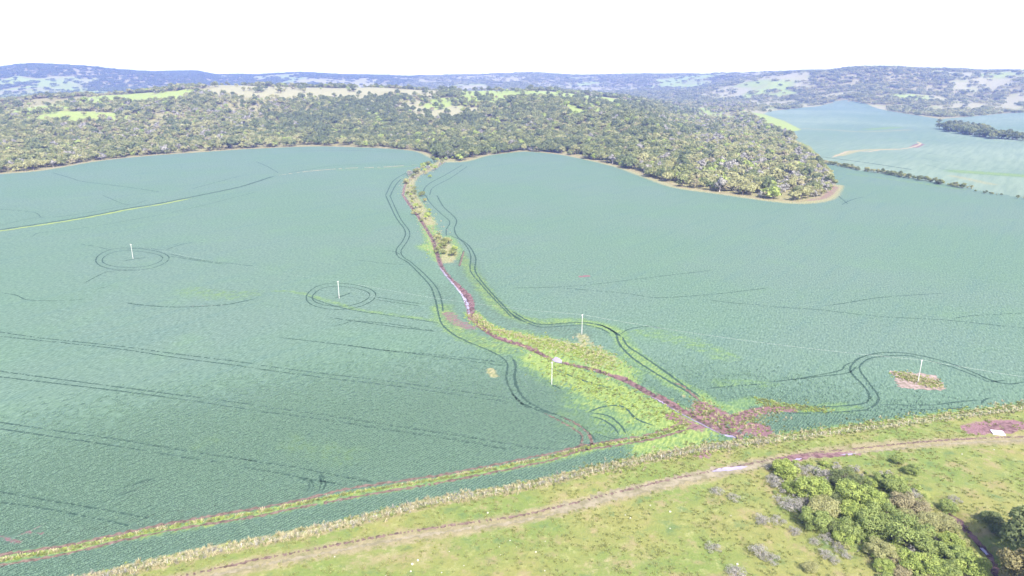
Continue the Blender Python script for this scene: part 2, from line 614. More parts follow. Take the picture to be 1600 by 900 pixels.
# ------------------------------------------------------------------ survey: regions of the ground
FENCE_PX = [(-40, 962), (60, 930), (180, 900), (300, 872), (400, 852), (500, 832), (600, 808), (700, 784), (800, 768), (900, 746), (1000, 724), (1100, 706),
            (1200, 692), (1300, 679), (1400, 666), (1500, 653), (1600, 640), (1700, 627)]
FENCE = flat(FENCE_PX)
FIELD = [tuple(p) for p in EDGE_P] + [tuple(p) for p in flat([(1300, 270), (1283, 247), (1264, 228), (1228, 212), (1215, 209), (1252, 203), (1225, 189), (1192, 178), (1200, 174), (1255, 168), (1310, 164.5), (1355, 168), (1400, 175),
                                                             (1470, 186), (1560, 178), (1700, 174), (2100, 176)])] + [(1500, 900), (700, 200)] + [tuple(p) for p in FENCE[::-1]] + [(-260, 60), (-700, 300), (-900, 700)]
WEDGE = [tuple(p) for p in flat([(1250, 215), (1252, 203), (1225, 189), (1192, 178), (1150, 172), (1190, 190), (1212, 203)])]

STROKES = []      # (kind, plan polyline, half width in metres, strength)


def stroke(kind, px, w, s=1.0, smooth_it=True):
    p = flat(px)
    STROKES.append((kind, spline(p, 4.0) if smooth_it and len(px) > 1 else p, w, s))


# weedy belts beside the gully and along the headland tracks
stroke('weed', [(640, 300), (655, 325), (668, 350), (680, 385), (690, 405)], 6, 0.9)
stroke('dry', [(690, 252), (670, 264), (648, 275), (640, 295), (655, 325), (672, 350)], 5.5, 0.9)
stroke('weed', [(672, 385), (688, 392), (698, 400)], 9, 1.0)
stroke('dry', [(682, 372), (702, 390), (698, 408)], 6, 0.8)
stroke('weed', [(738, 490), (752, 505), (780, 518), (815, 528)], 4, 1.1)
stroke('weed', [(800, 528), (850, 540), (900, 552), (940, 565), (965, 582)], 10, 1.0)
stroke('dry', [(840, 533), (880, 540), (920, 545), (945, 565)], 7, 0.62)
stroke('dry', [(909, 524), (915, 535)], 3, 0.7)
stroke('weed', [(850, 560), (880, 580), (920, 600), (970, 620), (1010, 640), (1050, 655), (1075, 668)], 11, 1.2)
stroke('weed', [(940, 625), (990, 650), (1020, 665)], 15, 0.75)
stroke('weed', [(905, 655), (960, 668), (1030, 672)], 9, 0.55)
stroke('weed', [(1010, 700), (1060, 690), (1085, 676)], 7, 1.0)
stroke('weed', [(-40, 880), (100, 858), (250, 831), (400, 803), (550, 774), (700, 748), (850, 720), (930, 700), (1000, 688), (1080, 668)], 2.1, 0.85)
stroke('weed', [(700, 370), (740, 430), (780, 480), (830, 502), (900, 502), (960, 516), (985, 548), (1040, 590), (1110, 628), (1170, 650)], 4.5, 0.72)
stroke('weed', [(690, 480), (700, 505), (740, 530), (790, 548)], 6, 0.7)
stroke('soil', [(700, 490), (712, 502), (735, 512)], 4, 0.62)
stroke('weed', [(300, 455), (345, 462), (385, 460)], 9, 0.38)
stroke('weed', [(430, 455), (465, 457), (520, 472), (560, 484), (600, 490), (690, 502)], 2.0, 0.5)
stroke('weed', [(0, 358), (100, 344), (200, 326)], 4.5, 0.0)
stroke('weed', [(1010, 520), (1080, 535), (1130, 555)], 7, 0.42)
stroke('weed', [(1120, 640), (1180, 628), (1250, 640), (1330, 637)], 4, 0.6)
stroke('weed', [(460, 690), (520, 712), (548, 713)], 6, 0.4)
stroke('weed', [(310, 695), (345, 685)], 3, 0.4)
stroke('weed', [(1120, 598), (1200, 600)], 4, 0.4)
stroke('soil', [(1100, 640), (1130, 655), (1160, 668), (1185, 672)], 5.0, 1.1)
stroke('soil', [(1095, 632), (1110, 640)], 2.6, 1.0)
stroke('soil', [(1150, 655), (1180, 645), (1205, 640)], 3.2, 1.0)
stroke('soil', [(1050, 650), (1075, 662), (1090, 668)], 3.0, 0.8)
stroke('soil', [(1212, 638), (1236, 640)], 2.2, 1.0)
stroke('soil', [(1085, 705), (1095, 708)], 3.5, 0.8)
stroke('soil', [(-30, 832), (5, 841), (30, 847)], 0.9, 0.62)
stroke('soil', [(28, 838), (50, 826), (72, 818)], 0.55, 0.62)
stroke('soil', [(45, 832), (68, 834)], 0.5, 0.6)
stroke('soil', [(908, 432), (918, 431)], 1.8, 1.0)
stroke('soil', [(300, 478), (340, 477), (370, 474)], 0.9, 0.5)
stroke('dry', [(766, 578), (772, 588)], 2.0, 0.8)
stroke('gap', [(720, 400), (745, 450), (775, 490), (830, 510), (905, 520)], 10, 1.2)
stroke('gap', [(690, 450), (720, 510), (790, 545)], 8, 1.0)
stroke('gap', [(330, 455), (400, 462)], 8, 0.6)
stroke('gap', [(0, 850), (100, 840), (230, 815), (400, 790), (560, 760)], 5, 1.0)
stroke('gap', [(200, 770), (225, 758)], 3, 1.2)
stroke('gap', [(0, 890), (150, 872), (300, 845), (420, 822), (560, 795)], 3, 0.6)
stroke('gap', [(1250, 650), (1400, 640), (1600, 610)], 10, 0.5)
stroke('gap', [(900, 600), (1000, 640)], 10, 0.7)
# rough strip along the fence, pasture wear, far field marks
stroke('dry', [(u, v - 4) for u, v in FENCE_PX], 2.6, 0.85)
stroke('weed', [(u, v - 7) for u, v in FENCE_PX[10:]], 3.0, 0.6)
stroke('dry', [(200, 925), (400, 882), (600, 845), (800, 812), (950, 778), (1080, 748), (1250, 712), (1400, 695), (1640, 685)], 3.4, 0.85)
stroke('soil', [(1230, 716), (1262, 712), (1340, 708)], 1.6, 0.7)
stroke('soil', [(1180, 722), (1215, 718)], 1.8, 0.4)
stroke('soil', [(1520, 672), (1550, 665), (1590, 664)], 3.4, 1.2)
stroke('dry', [(1450, 690), (1520, 680)], 4, 0.5)
stroke('dry', [(560, 880), (640, 870), (700, 850)], 5, 0.5)
stroke('dry', [(940, 890), (1000, 870)], 5, 0.45)
stroke('weed', [(1330, 272), (1400, 281), (1500, 295)], 8, 0.4)
stroke('dry', [(1310, 243), (1345, 235), (1400, 233)], 7, 1.0)
stroke('soil', [(1428, 230), (1438, 225)], 7, 1.0)
stroke('dry', [(1255, 201), (1300, 203), (1350, 206), (1420, 203)], 14, 0.55)
stroke('weed', [(1360, 202), (1400, 199)], 18, 0.7)
stroke('weed', [(1500, 268), (1560, 272), (1620, 276)], 16, 0.75)
stroke('dry', [(1490, 275), (1550, 288)], 8, 0.6)
stroke('weed', [(1340, 300), (1360, 300)], 4, 0.2)
stroke('weed', [(530, 266), (600, 263), (660, 258)], 5, 0.55)
# pale bare margin along the woodland edge
STROKES.append(('dry', spline(EDGE_P, 10.0) , 9, 0.9))
STROKES.append(('dry', spline(flat([(1200, 312), (1250, 316), (1290, 309), (1306, 290)]), 4.0), 9, 0.9))
STROKES.append(('soil', spline(flat([(1265, 313), (1290, 308), (1306, 292)]), 4.0), 5, 0.62))

# clearings on the wooded hill: (u, v, half width px, half height px, kind)
CLEAR = [(100, 184, 88, 5, 'lush'), (60, 172, 40, 3, 'lush'), (170, 155, 55, 3.5, 'lush'), (70, 168, 45, 3, 'tan'), (440, 138, 120, 4.5, 'tan'), (360, 142, 40, 3, 'tan'), (660, 146, 40, 4, 'tan'),
         (820, 147, 75, 6, 'lush'), (690, 160, 25, 4, 'lush'), (700, 175, 60, 3, 'tan'), (895, 170, 18, 4, 'lush'), (925, 168, 12, 5, 'lush'), (1045, 166, 22, 5, 'lush'),
         (1125, 183, 28, 6, 'lush'), (985, 160, 10, 4, 'lush'), (1045, 150, 45, 4, 'tan'), (980, 147, 25, 3, 'tan'), (640, 163, 20, 4, 'tan'), (740, 146, 30, 3, 'lush'), (560, 140, 60, 3, 'tan'), (760, 152, 60, 4, 'lush'), (870, 150, 50, 4, 'lush'), (260, 150, 40, 3, 'lush'), (940, 155, 30, 4, 'lush'), (1090, 172, 25, 5, 'lush'), (500, 148, 50, 3, 'tan')]
CLEAR_P = []
for (u, v, a, b, k) in CLEAR:
    q = ground_at([(u, v), (u - a, v), (u + a, v), (u, v - b), (u, v + b)])
    wx = abs(q[2, 0] - q[1, 0]) / 2
    wy = min(230, max(95, abs(np.hypot(*q[3]) - np.hypot(*q[4])) * 1.0))
    CLEAR_P.append((q[0, 0], q[0, 1], wx, wy, k))


def clearing(x, y, kind=None):
    r = np.zeros(x.shape)
    for (cx, cy, a, b, k) in CLEAR_P:
        if kind and k != kind:
            continue
        m = (np.abs(x - cx) < a * 1.6) & (np.abs(y - cy) < b * 1.9)
        if not m.any():
            continue
        wob = (fbm(x[m] / 40, y[m] / 40, 5, 2) - 0.5) * 0.9
        q = np.hypot((x[m] - cx) / a, (y[m] - cy) / b) + wob
        r[m] = np.maximum(r[m], 1 - smooth(0.8, 1.1, q))
    return r


def far_wood(x, y):
    """1 where the far hills carry trees"""
    n = fbm(x / 270, y / 270, 31, 4)
    d = np.hypot(x, y)
    u = 800 + np.tan(np.arctan2(x, y)) * FPX / cp
    bias = 0.02 + 0.06 * smooth(1100, 1350, u) + 0.16 * (1 - smooth(300, 380, u)) * smooth(4300, 5000, d) - 0.1 * (1 - smooth(350, 450, u)) * (1 - smooth(3600, 4300, d))
    return smooth(0.47, 0.53, n + bias)


# ------------------------------------------------------------------ ground sheet and soybean fields
def build_ground():
    v = np.arange(935, 250, -1.25)
    dep = np.arctan((v - 450) / FPX) + PITCH
    d1 = CAM_H / np.tan(dep)
    d = np.concatenate([[0.5, 20, 45, 70, 90, 110], d1, np.arange(d1[-1] + 6, 3000, 7.5), np.arange(3010, 8000, 45), np.geomspace(8100, 16500, 14)])
    core = np.radians(np.linspace(-44, 44, 760))
    side = np.radians(np.linspace(44, 316, 70)[1:-1])
    th = np.concatenate([core, side])
    nd, nt = len(d), len(th)
    D, T = np.meshgrid(d, th, indexing='ij')
    x, y = D * np.sin(T), D * np.cos(T)
    z = height(x.ravel(), y.ravel()).reshape(x.shape)
    X, Y = x.ravel(), y.ravel()
    a = {}
    front = (np.abs(T) < math.radians(60)).ravel()
    for k in ('weed', 'dry', 'soil', 'gap'):
        a[k] = np.zeros(X.shape)
    for kind, pl, w, s in STROKES:
        pad = w * 2.2
        m = front & (X > pl[:, 0].min() - pad) & (X < pl[:, 0].max() + pad) & (Y > pl[:, 1].min() - pad) & (Y < pl[:, 1].max() + pad)
        if not m.any():
            continue
        dd = dist_line(X[m], Y[m], pl if len(pl) > 1 else np.vstack([pl, pl + 0.1]), reach=pad)
        a[kind][m] = np.maximum(a[kind][m], s * (1 - smooth(w * 0.35, w * 1.7, dd)))
    wood = np.zeros(X.shape)
    hm = front & (D.ravel() > 550) & (D.ravel() < 3100)
    inside = np.zeros(X.shape, bool)
    inside[hm] = in_poly(X[hm], Y[hm], HILL)
    cl = np.zeros(X.shape)
    lush = np.zeros(X.shape)
    tan = np.zeros(X.shape)
    ii = np.nonzero(inside)[0]
    tan[ii] = clearing(X[ii], Y[ii], 'tan')
    lush[ii] = clearing(X[ii], Y[ii], 'lush')
    wood[ii] = 1.0
    fm = front & (D.ravel() > 1500) & ~inside
    fi = np.nonzero(fm)[0]
    fw = far_wood(X[fi], Y[fi])
    wood[fi] = fw
    tan[fi] = (1 - fw) * smooth(0.3, 0.48, fbm(X[fi] / 300, Y[fi] / 300, 77, 3))
    lush[fi] = (1 - fw) * (1 - tan[fi])
    wm = front & in_poly(X, Y, WEDGE)
    wood[wm] = 0
    tan[wm] = 0
    lush[wm] = 1
    a['wood'], a['tan'], a['lush'] = wood, tan, lush
    # soil exposed in the gully cut
    m = front & (D.ravel() < 1300)
    gd = np.full(X.shape, 1e9)
    gd[m] = dist_line(X[m], Y[m], GULLY, reach=6)
    a['soil'] = np.maximum(a['soil'], 0.8 * (1 - smooth(0.8, 2.4, gd)))
    soy = in_poly(X, Y, FIELD) & front
    # haze and leaf glint painted as a paler crop beyond the hedge line
    far_field = [tuple(q) for q in flat([(1285, 252), (1320, 263), (1420, 278), (1520, 296), (1700, 325), (2200, 400), (2200, 160), (1100, 160)])]
    fp = soy & in_poly(X, Y, far_field)
    a['pale'] = np.zeros(X.shape)
    a['rowgap'] = soy * (1 - smooth(205, 285, np.hypot(X, Y)))
    a['pale'][fp] = 0.25 + 0.6 * smooth(0.25, 0.75, fbm(X[fp] / 260, Y[fp] / 260, 88, 3))
    ncol = np.arange(nt)
    i0 = (np.arange(nd - 1)[:, None] * nt + ncol[None]).ravel()
    i1 = (np.arange(nd - 1)[:, None] * nt + (ncol[None] + 1) % nt).ravel()
    faces = np.stack([i0, i1, i1 + nt, i0 + nt], 1)
    crop = soy[faces].sum(1) >= 3
    V = np.stack([X, Y, z.ravel()], 1)
    for name, sel, mat, kind in (('ground', ~crop, M['ground'], 'structure'), ('soybean_field', crop, M['soy'], 'stuff')):
        f = faces[sel]
        used = np.unique(f)
        remap = np.zeros(len(V), np.int64)
        remap[used] = np.arange(len(used))
        keys = ('weed', 'dry', 'soil', 'wood', 'tan', 'lush') if name == 'ground' else ('weed', 'dry', 'soil', 'gap', 'pale', 'rowgap')
        me = mesh_np(name, V[used], remap[f][:, ::-1], mat, True, {k: a[k][used] for k in keys})
        o = obj(name, me)
        tag(o, kind=kind)
        if name == 'soybean_field':
            tag(o, 'wide blue green soybean crop covering the valley floor up to the woods', 'crop')


build_ground()

# ------------------------------------------------------------------ ribbons: tracks, ruts, road, gully, water
def ribbon(name, plan, width, mat, lift=0.05, jitter=0.35, step=1.2, dash=0.0, kind='structure', label=None, cat=None, taper=True, seed=0):
    r = np.random.default_rng(seed + 101)
    c = spline(plan, step) if len(plan) > 2 or step else plan
    n = len(c)
    tg = np.gradient(c, axis=0)
    tg /= np.linalg.norm(tg, axis=1)[:, None] + 1e-9
    nm = np.stack([-tg[:, 1], tg[:, 0]], 1)
    wl = np.ones(n)
    if taper:
        e = np.minimum(np.arange(n), np.arange(n)[::-1])
        wl = smooth(-1, 5, e)
    L = (0.5 * width * wl * (1 + jitter * r.uniform(-1, 1, n)))[:, None]
    R = (0.5 * width * wl * (1 + jitter * r.uniform(-1, 1, n)))[:, None]
    A, B = c + nm * L, c - nm * R
    za, zb, zc = height(A[:, 0], A[:, 1]), height(B[:, 0], B[:, 1]), height(c[:, 0], c[:, 1])
    V = np.concatenate([np.c_[A, za + lift], np.c_[c, zc + lift], np.c_[B, zb + lift]])
    i = np.arange(n - 1)
    if dash > 0:
        q = vnoise(i * 0.12, i * 0 + seed, 9 + seed) * 0.3 + r.uniform(0, 0.7, n - 1)
        i = i[q > dash]
    F = np.concatenate([np.stack([i, i + n, i + n + 1, i + 1], 1), np.stack([i + n, i + 2 * n, i + 2 * n + 1, i + n + 1], 1)])
    o = obj(name, mesh_np(name, V, F, mat))
    tag(o, label, cat, kind=kind)
    return o


TRACKS = []          # tyre tracks in the crop: (points, width m, dash)


def tr(ox, oy, pts, w=0.55, dash=0.3):
    TRACKS.append((zq(ox, oy, pts), w, dash))


tr(0, 500, [(-60, 67), (0, 75), (250, 112), (750, 165), (1100, 212), (1600, 275)], .4, .5)
tr(0, 500, [(-60, 95), (0, 102), (250, 128), (750, 182), (1100, 235), (1600, 300)], .4, .5)
tr(400, 500, [(0, 280), (400, 332), (800, 380), (1200, 435), (1600, 495)], .4, .45)
tr(400, 500, [(0, 304), (400, 358), (800, 405), (1200, 460), (1600, 520)], .35, .5)
tr(0, 500, [(-60, 310), (0, 320), (250, 355), (750, 420), (1200, 480), (1600, 532)], .45, .4)
tr(0, 500, [(-60, 345), (0, 355), (250, 385), (750, 445), (1200, 505), (1600, 568)], .45, .35)
tr(400, 500, [(0, 535), (400, 592), (800, 655), (1200, 715), (1600, 780)], .4, .4)
tr(400, 500, [(0, 570), (400, 620), (850, 692), (1200, 745), (1600, 815)], .45, .35)
tr(0, 500, [(-60, 630), (0, 640), (300, 685), (750, 750), (1200, 825), (1600, 882)], .45, .3)
tr(0, 500, [(-60, 670), (0, 680), (300, 725), (750, 792), (1100, 852), (1400, 895)], .5, .22)
tr(400, 675, [(-100, 168), (0, 185), (300, 232), (500, 272), (740, 318)], .5, .22)
tr(400, 675, [(-100, 215), (0, 235), (200, 268), (300, 290), (420, 310), (560, 335)], .5, .22)
tr(400, 675, [(395, 250), (430, 300), (430, 340), (412, 380)], .4, .2)
tr(400, 675, [(385, 255), (405, 300), (402, 345), (385, 382)], .35, .25)
tr(400, 675, [(295, 285), (350, 310), (360, 345), (340, 380)], .35, .25)
tr(400, 675, [(270, 290), (320, 310), (335, 345), (310, 380)], .35, .3)
tr(0, 675, [(-60, 362), (0, 375), (250, 420), (500, 462), (750, 505), (980, 552)], .5, .2)
tr(0, 675, [(-60, 428), (0, 440), (250, 475), (500, 522), (700, 562), (850, 596)], .45, .3)
tr(400, 500, [(150, 110), (500, 150), (800, 190), (1200, 225), (1560, 268)], .35, .5)
tr(400, 500, [(520, 150), (850, 195), (1200, 238), (1560, 288)], .35, .5)
tr(400, 500, [(600, 5), (850, 40), (1150, 75)], .35, .4)
tr(800, 305, [(0, 580), (250, 575), (500, 558), (900, 510), (1250, 470)], .4, .5)
tr(800, 305, [(300, 580), (700, 612), (900, 640), (1250, 620), (1600, 580)], .4, .5)
tr(800, 305, [(1230, 655), (1400, 675), (1600, 690)], .45, .4)
tr(1200, 305, [(0, 695), (300, 715), (700, 758), (1100, 780), (1660, 838)], .4, .45)
tr(1200, 305, [(370, 690), (500, 672), (700, 640), (1100, 612)], .4, .45)
tr(1200, 305, [(1150, 770), (1300, 752), (1640, 735)], .35, .5)
tr(1200, 305, [(460, 60), (520, 30), (600, 10)], .7, .3)
tr(1200, 305, [(440, 5), (500, 55)], .6, .3)
# circles driven round the poles
for (cx, cy, rx, ry, w) in ((207, 405, 57, 17.5, .6), (207, 405, 47, 13, .5), (533, 463, 54, 20.5, .5), (533, 463, 44.5, 15.5, .45)):
    ph = np.linspace(0, 2 * math.pi, 28)
    TRACKS.append(([(cx + rx * math.cos(p) + 2 * math.sin(3 * p), cy - ry * math.sin(p) * (1 - .12 * math.cos(p))) for p in ph], w, .12))
tr(0, 305, [(1060, 368), (1250, 405), (1600, 445)], .4, .4)
tr(0, 305, [(1060, 380), (1250, 412), (1400, 432)], .35, .4)
tr(0, 305, [(700, 345), (620, 325), (500, 305)], .35, .5)
tr(0, 305, [(1030, 345), (1120, 312), (1220, 292)], .5, .35)
tr(0, 305, [(780, 340), (900, 330), (1010, 345)], .5, .3)
tr(0, 305, [(510, 560), (600, 510), (680, 478), (850, 462)], .4, .35)
tr(0, 305, [(600, 590), (640, 578), (690, 565)], .6, .3)
tr(0, 305, [(760, 415), (830, 400), (920, 388)], .8, .1)
tr(0, 305, [(780, 672), (900, 688), (1050, 698), (1200, 698), (1400, 685), (1500, 668), (1610, 645)], .7, .2)
tr(0, 305, [(0, 610), (100, 625), (180, 655), (400, 660), (540, 645)], .5, .4)
tr(400, 305, [(480, 645), (530, 633), (600, 607)], .8, .05)
tr(400, 305, [(740, 635), (900, 660), (1050, 682)], .4, .2)
tr(400, 305, [(740, 652), (900, 676), (1050, 695)], .4, .25)
tr(400, 305, [(320, 630), (450, 680), (620, 722), (850, 755), (1150, 800)], .5, .3)
tr(400, 305, [(480, 820), (560, 800), (620, 775)], .4, .3)
tr(400, 305, [(440, 760), (600, 785), (800, 800), (1130, 850)], .35, .45)
tr(400, 305, [(800, 345), (860, 352), (910, 375)], .4, .3)
tr(400, 305, [(620, 405), (800, 425), (930, 435)], .35, .5)
# track that hugs the west side of the gully
tr(400, 80, [(940, 760), (885, 790), (850, 820), (825, 870), (810, 900)], .8, .1)
tr(400, 80, [(905, 800), (875, 835), (850, 880), (840, 905)], .8, .2)
tr(400, 305, [(810, 0), (870, 130), (930, 220), (920, 280), (878, 340), (890, 385), (950, 422), (1030, 500), (1090, 570), (1120, 650), (1140, 740), (1165, 810), (1250, 880), (1330, 915)], .65, .08)
tr(400, 305, [(835, 0), (900, 140), (958, 225), (950, 280), (908, 345), (920, 385), (970, 420), (1060, 500), (1130, 580), (1160, 660), (1170, 730)], .6, .12)
tr(400, 500, [(1290, 125), (1430, 180), (1530, 230), (1572, 280), (1565, 370), (1600, 455), (1660, 525), (1710, 555)], .6, .05)
tr(800, 500, [(0, 460), (60, 520), (200, 582), (300, 632), (400, 690), (435, 725), (425, 780)], .7, .0)
tr(800, 500, [(0, 235), (22, 285), (18, 370), (45, 450), (110, 520), (210, 570), (310, 605), (410, 655), (475, 705), (495, 760), (450, 825)], .8, .0)
tr(800, 500, [(440, 690), (500, 725), (525, 770)], .5, .1)
# eastern side of the gully
tr(400, 80, [(1290, 710), (1180, 775), (1080, 830), (1045, 880), (1060, 905)], .8, .1)
tr(400, 80, [(1320, 720), (1220, 790), (1110, 850), (1085, 900)], .7, .3)
tr(400, 305, [(1060, 0), (1090, 50), (1150, 110), (1210, 165), (1190, 215), (1190, 255)], .6, .2)
tr(400, 305, [(1130, 0), (1170, 70), (1250, 150), (1240, 210), (1260, 260), (1330, 315), (1372, 390), (1370, 470), (1420, 550), (1500, 640), (1600, 745), (1660, 790)], .7, .08)
tr(400, 305, [(1210, 250), (1290, 290), (1340, 370), (1340, 470), (1400, 550), (1480, 640), (1600, 765)], .6, .25)
tr(400, 305, [(1300, 345), (1280, 400), (1270, 450)], .9, .2)
tr(800, 305, [(0, 725), (100, 785), (200, 808), (430, 795), (560, 815), (640, 855), (690, 890)], .8, .12)
tr(800, 305, [(0, 745), (100, 800), (200, 825), (430, 812), (540, 830), (620, 870)], .6, .35)
tr(800, 500, [(540, 25), (640, 75), (670, 150), (740, 225), (830, 290), (1000, 395), (1100, 450), (1170, 505)], .75, .05)
tr(800, 500, [(690, 105), (720, 160), (800, 215), (940, 310), (1060, 400), (1180, 485)], .7, .08)
tr(800, 500, [(670, 92), (740, 55), (850, 40), (960, 55)], .4, .3)
tr(800, 500, [(470, 580), (560, 545), (660, 535), (720, 560), (780, 620), (900, 665)], .6, .15)
tr(800, 500, [(470, 600), (560, 620), (630, 665), (670, 720)], .55, .1)
tr(800, 500, [(490, 580), (600, 600), (680, 660), (715, 715)], .55, .1)
tr(800, 500, [(1200, 430), (1400, 412), (1600, 398)], .4, .3)
tr(800, 500, [(510, 700), (600, 735), (700, 750)], .5, .2)
tr(800, 500, [(200, 290), (330, 335), (450, 380), (620, 430)], .5, .15)
tr(800, 500, [(230, 395), (270, 415), (310, 435)], .8, .0)
tr(800, 500, [(0, 780), (120, 800), (250, 810)], .4, .3)
# loop round the pole on the bare patch
tr(1200, 500, [(0, 390), (200, 365), (440, 318), (480, 285), (530, 262)], .4, .3)
tr(1200, 500, [(150, 375), (350, 350), (500, 330), (560, 285)], .35, .35)
tr(1200, 500, [(180, 545), (400, 542), (600, 520), (632, 475), (600, 415), (518, 325), (525, 280), (570, 240), (650, 214), (760, 202), (900, 213), (1050, 245), (1180, 285), (1300, 335), (1400, 378), (1500, 400), (1620, 385)], .6, .03)
tr(1200, 500, [(0, 580), (250, 582), (500, 572), (630, 555), (690, 500), (680, 460), (640, 405), (575, 315), (585, 275), (640, 240), (760, 224), (880, 225), (960, 240)], .55, .06)
tr(1200, 500, [(1000, 250), (1180, 305), (1330, 365), (1380, 385), (1500, 375)], .4, .3)
tr(1200, 500, [(700, 530), (1000, 532), (1200, 510), (1330, 500)], .4, .3)
tr(1200, 500, [(720, 555), (1000, 560), (1280, 545)], .35, .5)
tr(1200, 500, [(1330, 530), (1350, 500), (1400, 485)], .5, .2)
# wide field beyond, upper left
tr(0, 80, [(330, 760), (450, 795), (520, 815), (800, 850), (1000, 880)], .8, .4)
tr(0, 80, [(1200, 860), (1350, 820), (1500, 780)], .8, .4)
tr(400, 80, [(0, 690), (70, 720), (140, 760)], .8, .4)
tr(400, 80, [(200, 760), (500, 715), (800, 705), (1000, 715)], .9, .4)
tr(400, 80, [(250, 625), (500, 620), (800, 625)], 1.0, .4)
tr(0, 305, [(0, 190), (200, 145), (450, 125), (800, 65)], .5, .4)
tr(0, 305, [(-40, 85), (200, 105), (260, 140)], .5, .5)
tr(0, 305, [(640, 0), (800, 60), (920, 30)], .5, .5)
tr(0, 305, [(200, 260), (250, 235), (450, 215), (850, 150), (1200, 80), (1600, -20)], .5, .5)
tr(0, 675, [(720, 375), (820, 335), (1000, 285)], .7, .3)
tr(0, 675, [(740, 400), (880, 355)], .7, .3)
# streaks across the far right-hand fields
for k in range(5):
    y0 = 545 + 40 * k
    tr(1200, 80, [(900 + 18 * k, y0), (1200, y0 + 38 + 3 * k), (1650, y0 + 62 + 6 * k)], .8, .8)
tr(1200, 80, [(330, 660), (600, 695), (900, 740)], 2.5, .1)

for i, (px, w, dash) in enumerate(TRACKS):
    ribbon('tyre_track', flat(px), max(w, 0.5) * 1.4, M['track'], 0.05, 0.5, 0.75, dash * 0.55, seed=i)

# the headland lane inside the crop: two red ruts with bright weeds between
LANE_A = [(-40, 877), (0, 868), (90, 855), (150, 843), (250, 821), (400, 795), (470, 781), (550, 763), (640, 750), (700, 740), (850, 711), (915, 696), (950, 690), (1010, 680), (1050, 668), (1075, 655)]
LANE_B = [(-40, 893), (0, 884), (100, 866), (250, 832), (400, 807), (500, 787), (600, 769), (700, 752), (850, 722), (900, 706), (950, 698), (1020, 686), (1070, 672), (1095, 664)]
ribbon('rut', flat(LANE_A), 1.15, M['rut'], 0.07, 0.8, 0.8, 0.1, seed=201)
ribbon('rut', flat(LANE_B), 1.0, M['rut'], 0.07, 0.8, 0.8, 0.1, seed=202)
ribbon('rut', flat(zq(800, 500, [(200, 582), (300, 632), (400, 690), (440, 725), (430, 780), (380, 805)])), .9, M['rut'], 0.07, 0.6, 0.8, 0.1, seed=203)
ribbon('rut', flat(zq(800, 500, [(310, 605), (410, 655), (470, 705), (495, 745), (490, 790), (440, 830)])), 1.0, M['rut'], 0.07, 0.6, 0.8, 0.0, seed=204)
ribbon('rut', flat(zq(400, 305, [(1270, 445), (1285, 400), (1300, 350)])), 1.2, M['rut'], 0.07, 0.6, 0.8, 0.1, seed=205)
ribbon('rut', flat(zq(800, 500, [(1000, 390), (1060, 410), (1110, 450), (1180, 510)])), 1.1, M['rut'], 0.07, 0.7, 0.8, 0.15, seed=206)
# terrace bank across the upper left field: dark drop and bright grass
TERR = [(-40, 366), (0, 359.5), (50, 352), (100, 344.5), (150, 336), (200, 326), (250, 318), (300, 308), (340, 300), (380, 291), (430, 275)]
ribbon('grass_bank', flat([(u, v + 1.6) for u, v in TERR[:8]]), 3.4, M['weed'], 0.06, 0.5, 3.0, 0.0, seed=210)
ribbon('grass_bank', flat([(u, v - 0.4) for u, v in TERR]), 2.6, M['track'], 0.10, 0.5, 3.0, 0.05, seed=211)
ribbon('grass_bank', flat([(434, 274), (480, 268), (540, 263), (600, 261), (652, 257)]), 3.0, M['straw'], 0.06, 0.6, 4.0, 0.4, seed=212)

# farm road through the pasture
ROAD = [(200, 927), (300, 902), (400, 880), (500, 861), (600, 842), (700, 826), (800, 812), (870, 797), (950, 777), (1020, 760), (1100, 742), (1160, 731), (1200, 723), (1260, 712), (1350, 703), (1450, 693), (1530, 688), (1640, 684)]
rp = flat(ROAD)
rs = spline(rp, 6.0)
rt = np.gradient(rs, axis=0)
rt /= np.linalg.norm(rt, axis=1)[:, None]
rn = np.stack([-rt[:, 1], rt[:, 0]], 1)
ribbon('dirt_road', rs + rn * 1.2, 0.8, M['rut'], 0.05, 0.95, 0.5, 0.3, seed=220)
ribbon('dirt_road', rs - rn * 1.2, 1.0, M['road'], 0.05, 0.95, 0.5, 0.15, seed=221)
ribbon('dirt_road', flat([(860, 799), (950, 776), (1020, 759), (1100, 741), (1160, 730), (1215, 720)]), 4.0, M['road'], 0.03, 0.6, 0.8, 0.0, seed=222)
ribbon('puddle', flat([(1112, 737), (1130, 734), (1150, 732), (1168, 729)]), 1.6, M['water'], 0.08, 0.35, 0.6, 0.0, seed=223)
ribbon('puddle', flat([(1312, 711), (1325, 710), (1338, 709)]), 0.9, M['water'], 0.08, 0.35, 0.6, 0.0, seed=224)
ribbon('puddle', flat([(1240, 719), (1247, 718), (1253, 716)]), 1.3, M['water'], 0.08, 0.5, 0.5, 0.0, seed=225)
ribbon('mud', flat([(1205, 722), (1240, 716), (1280, 712), (1330, 708)]), 2.2, M['mud'], 0.055, 0.8, 0.8, 0.1, seed=226)


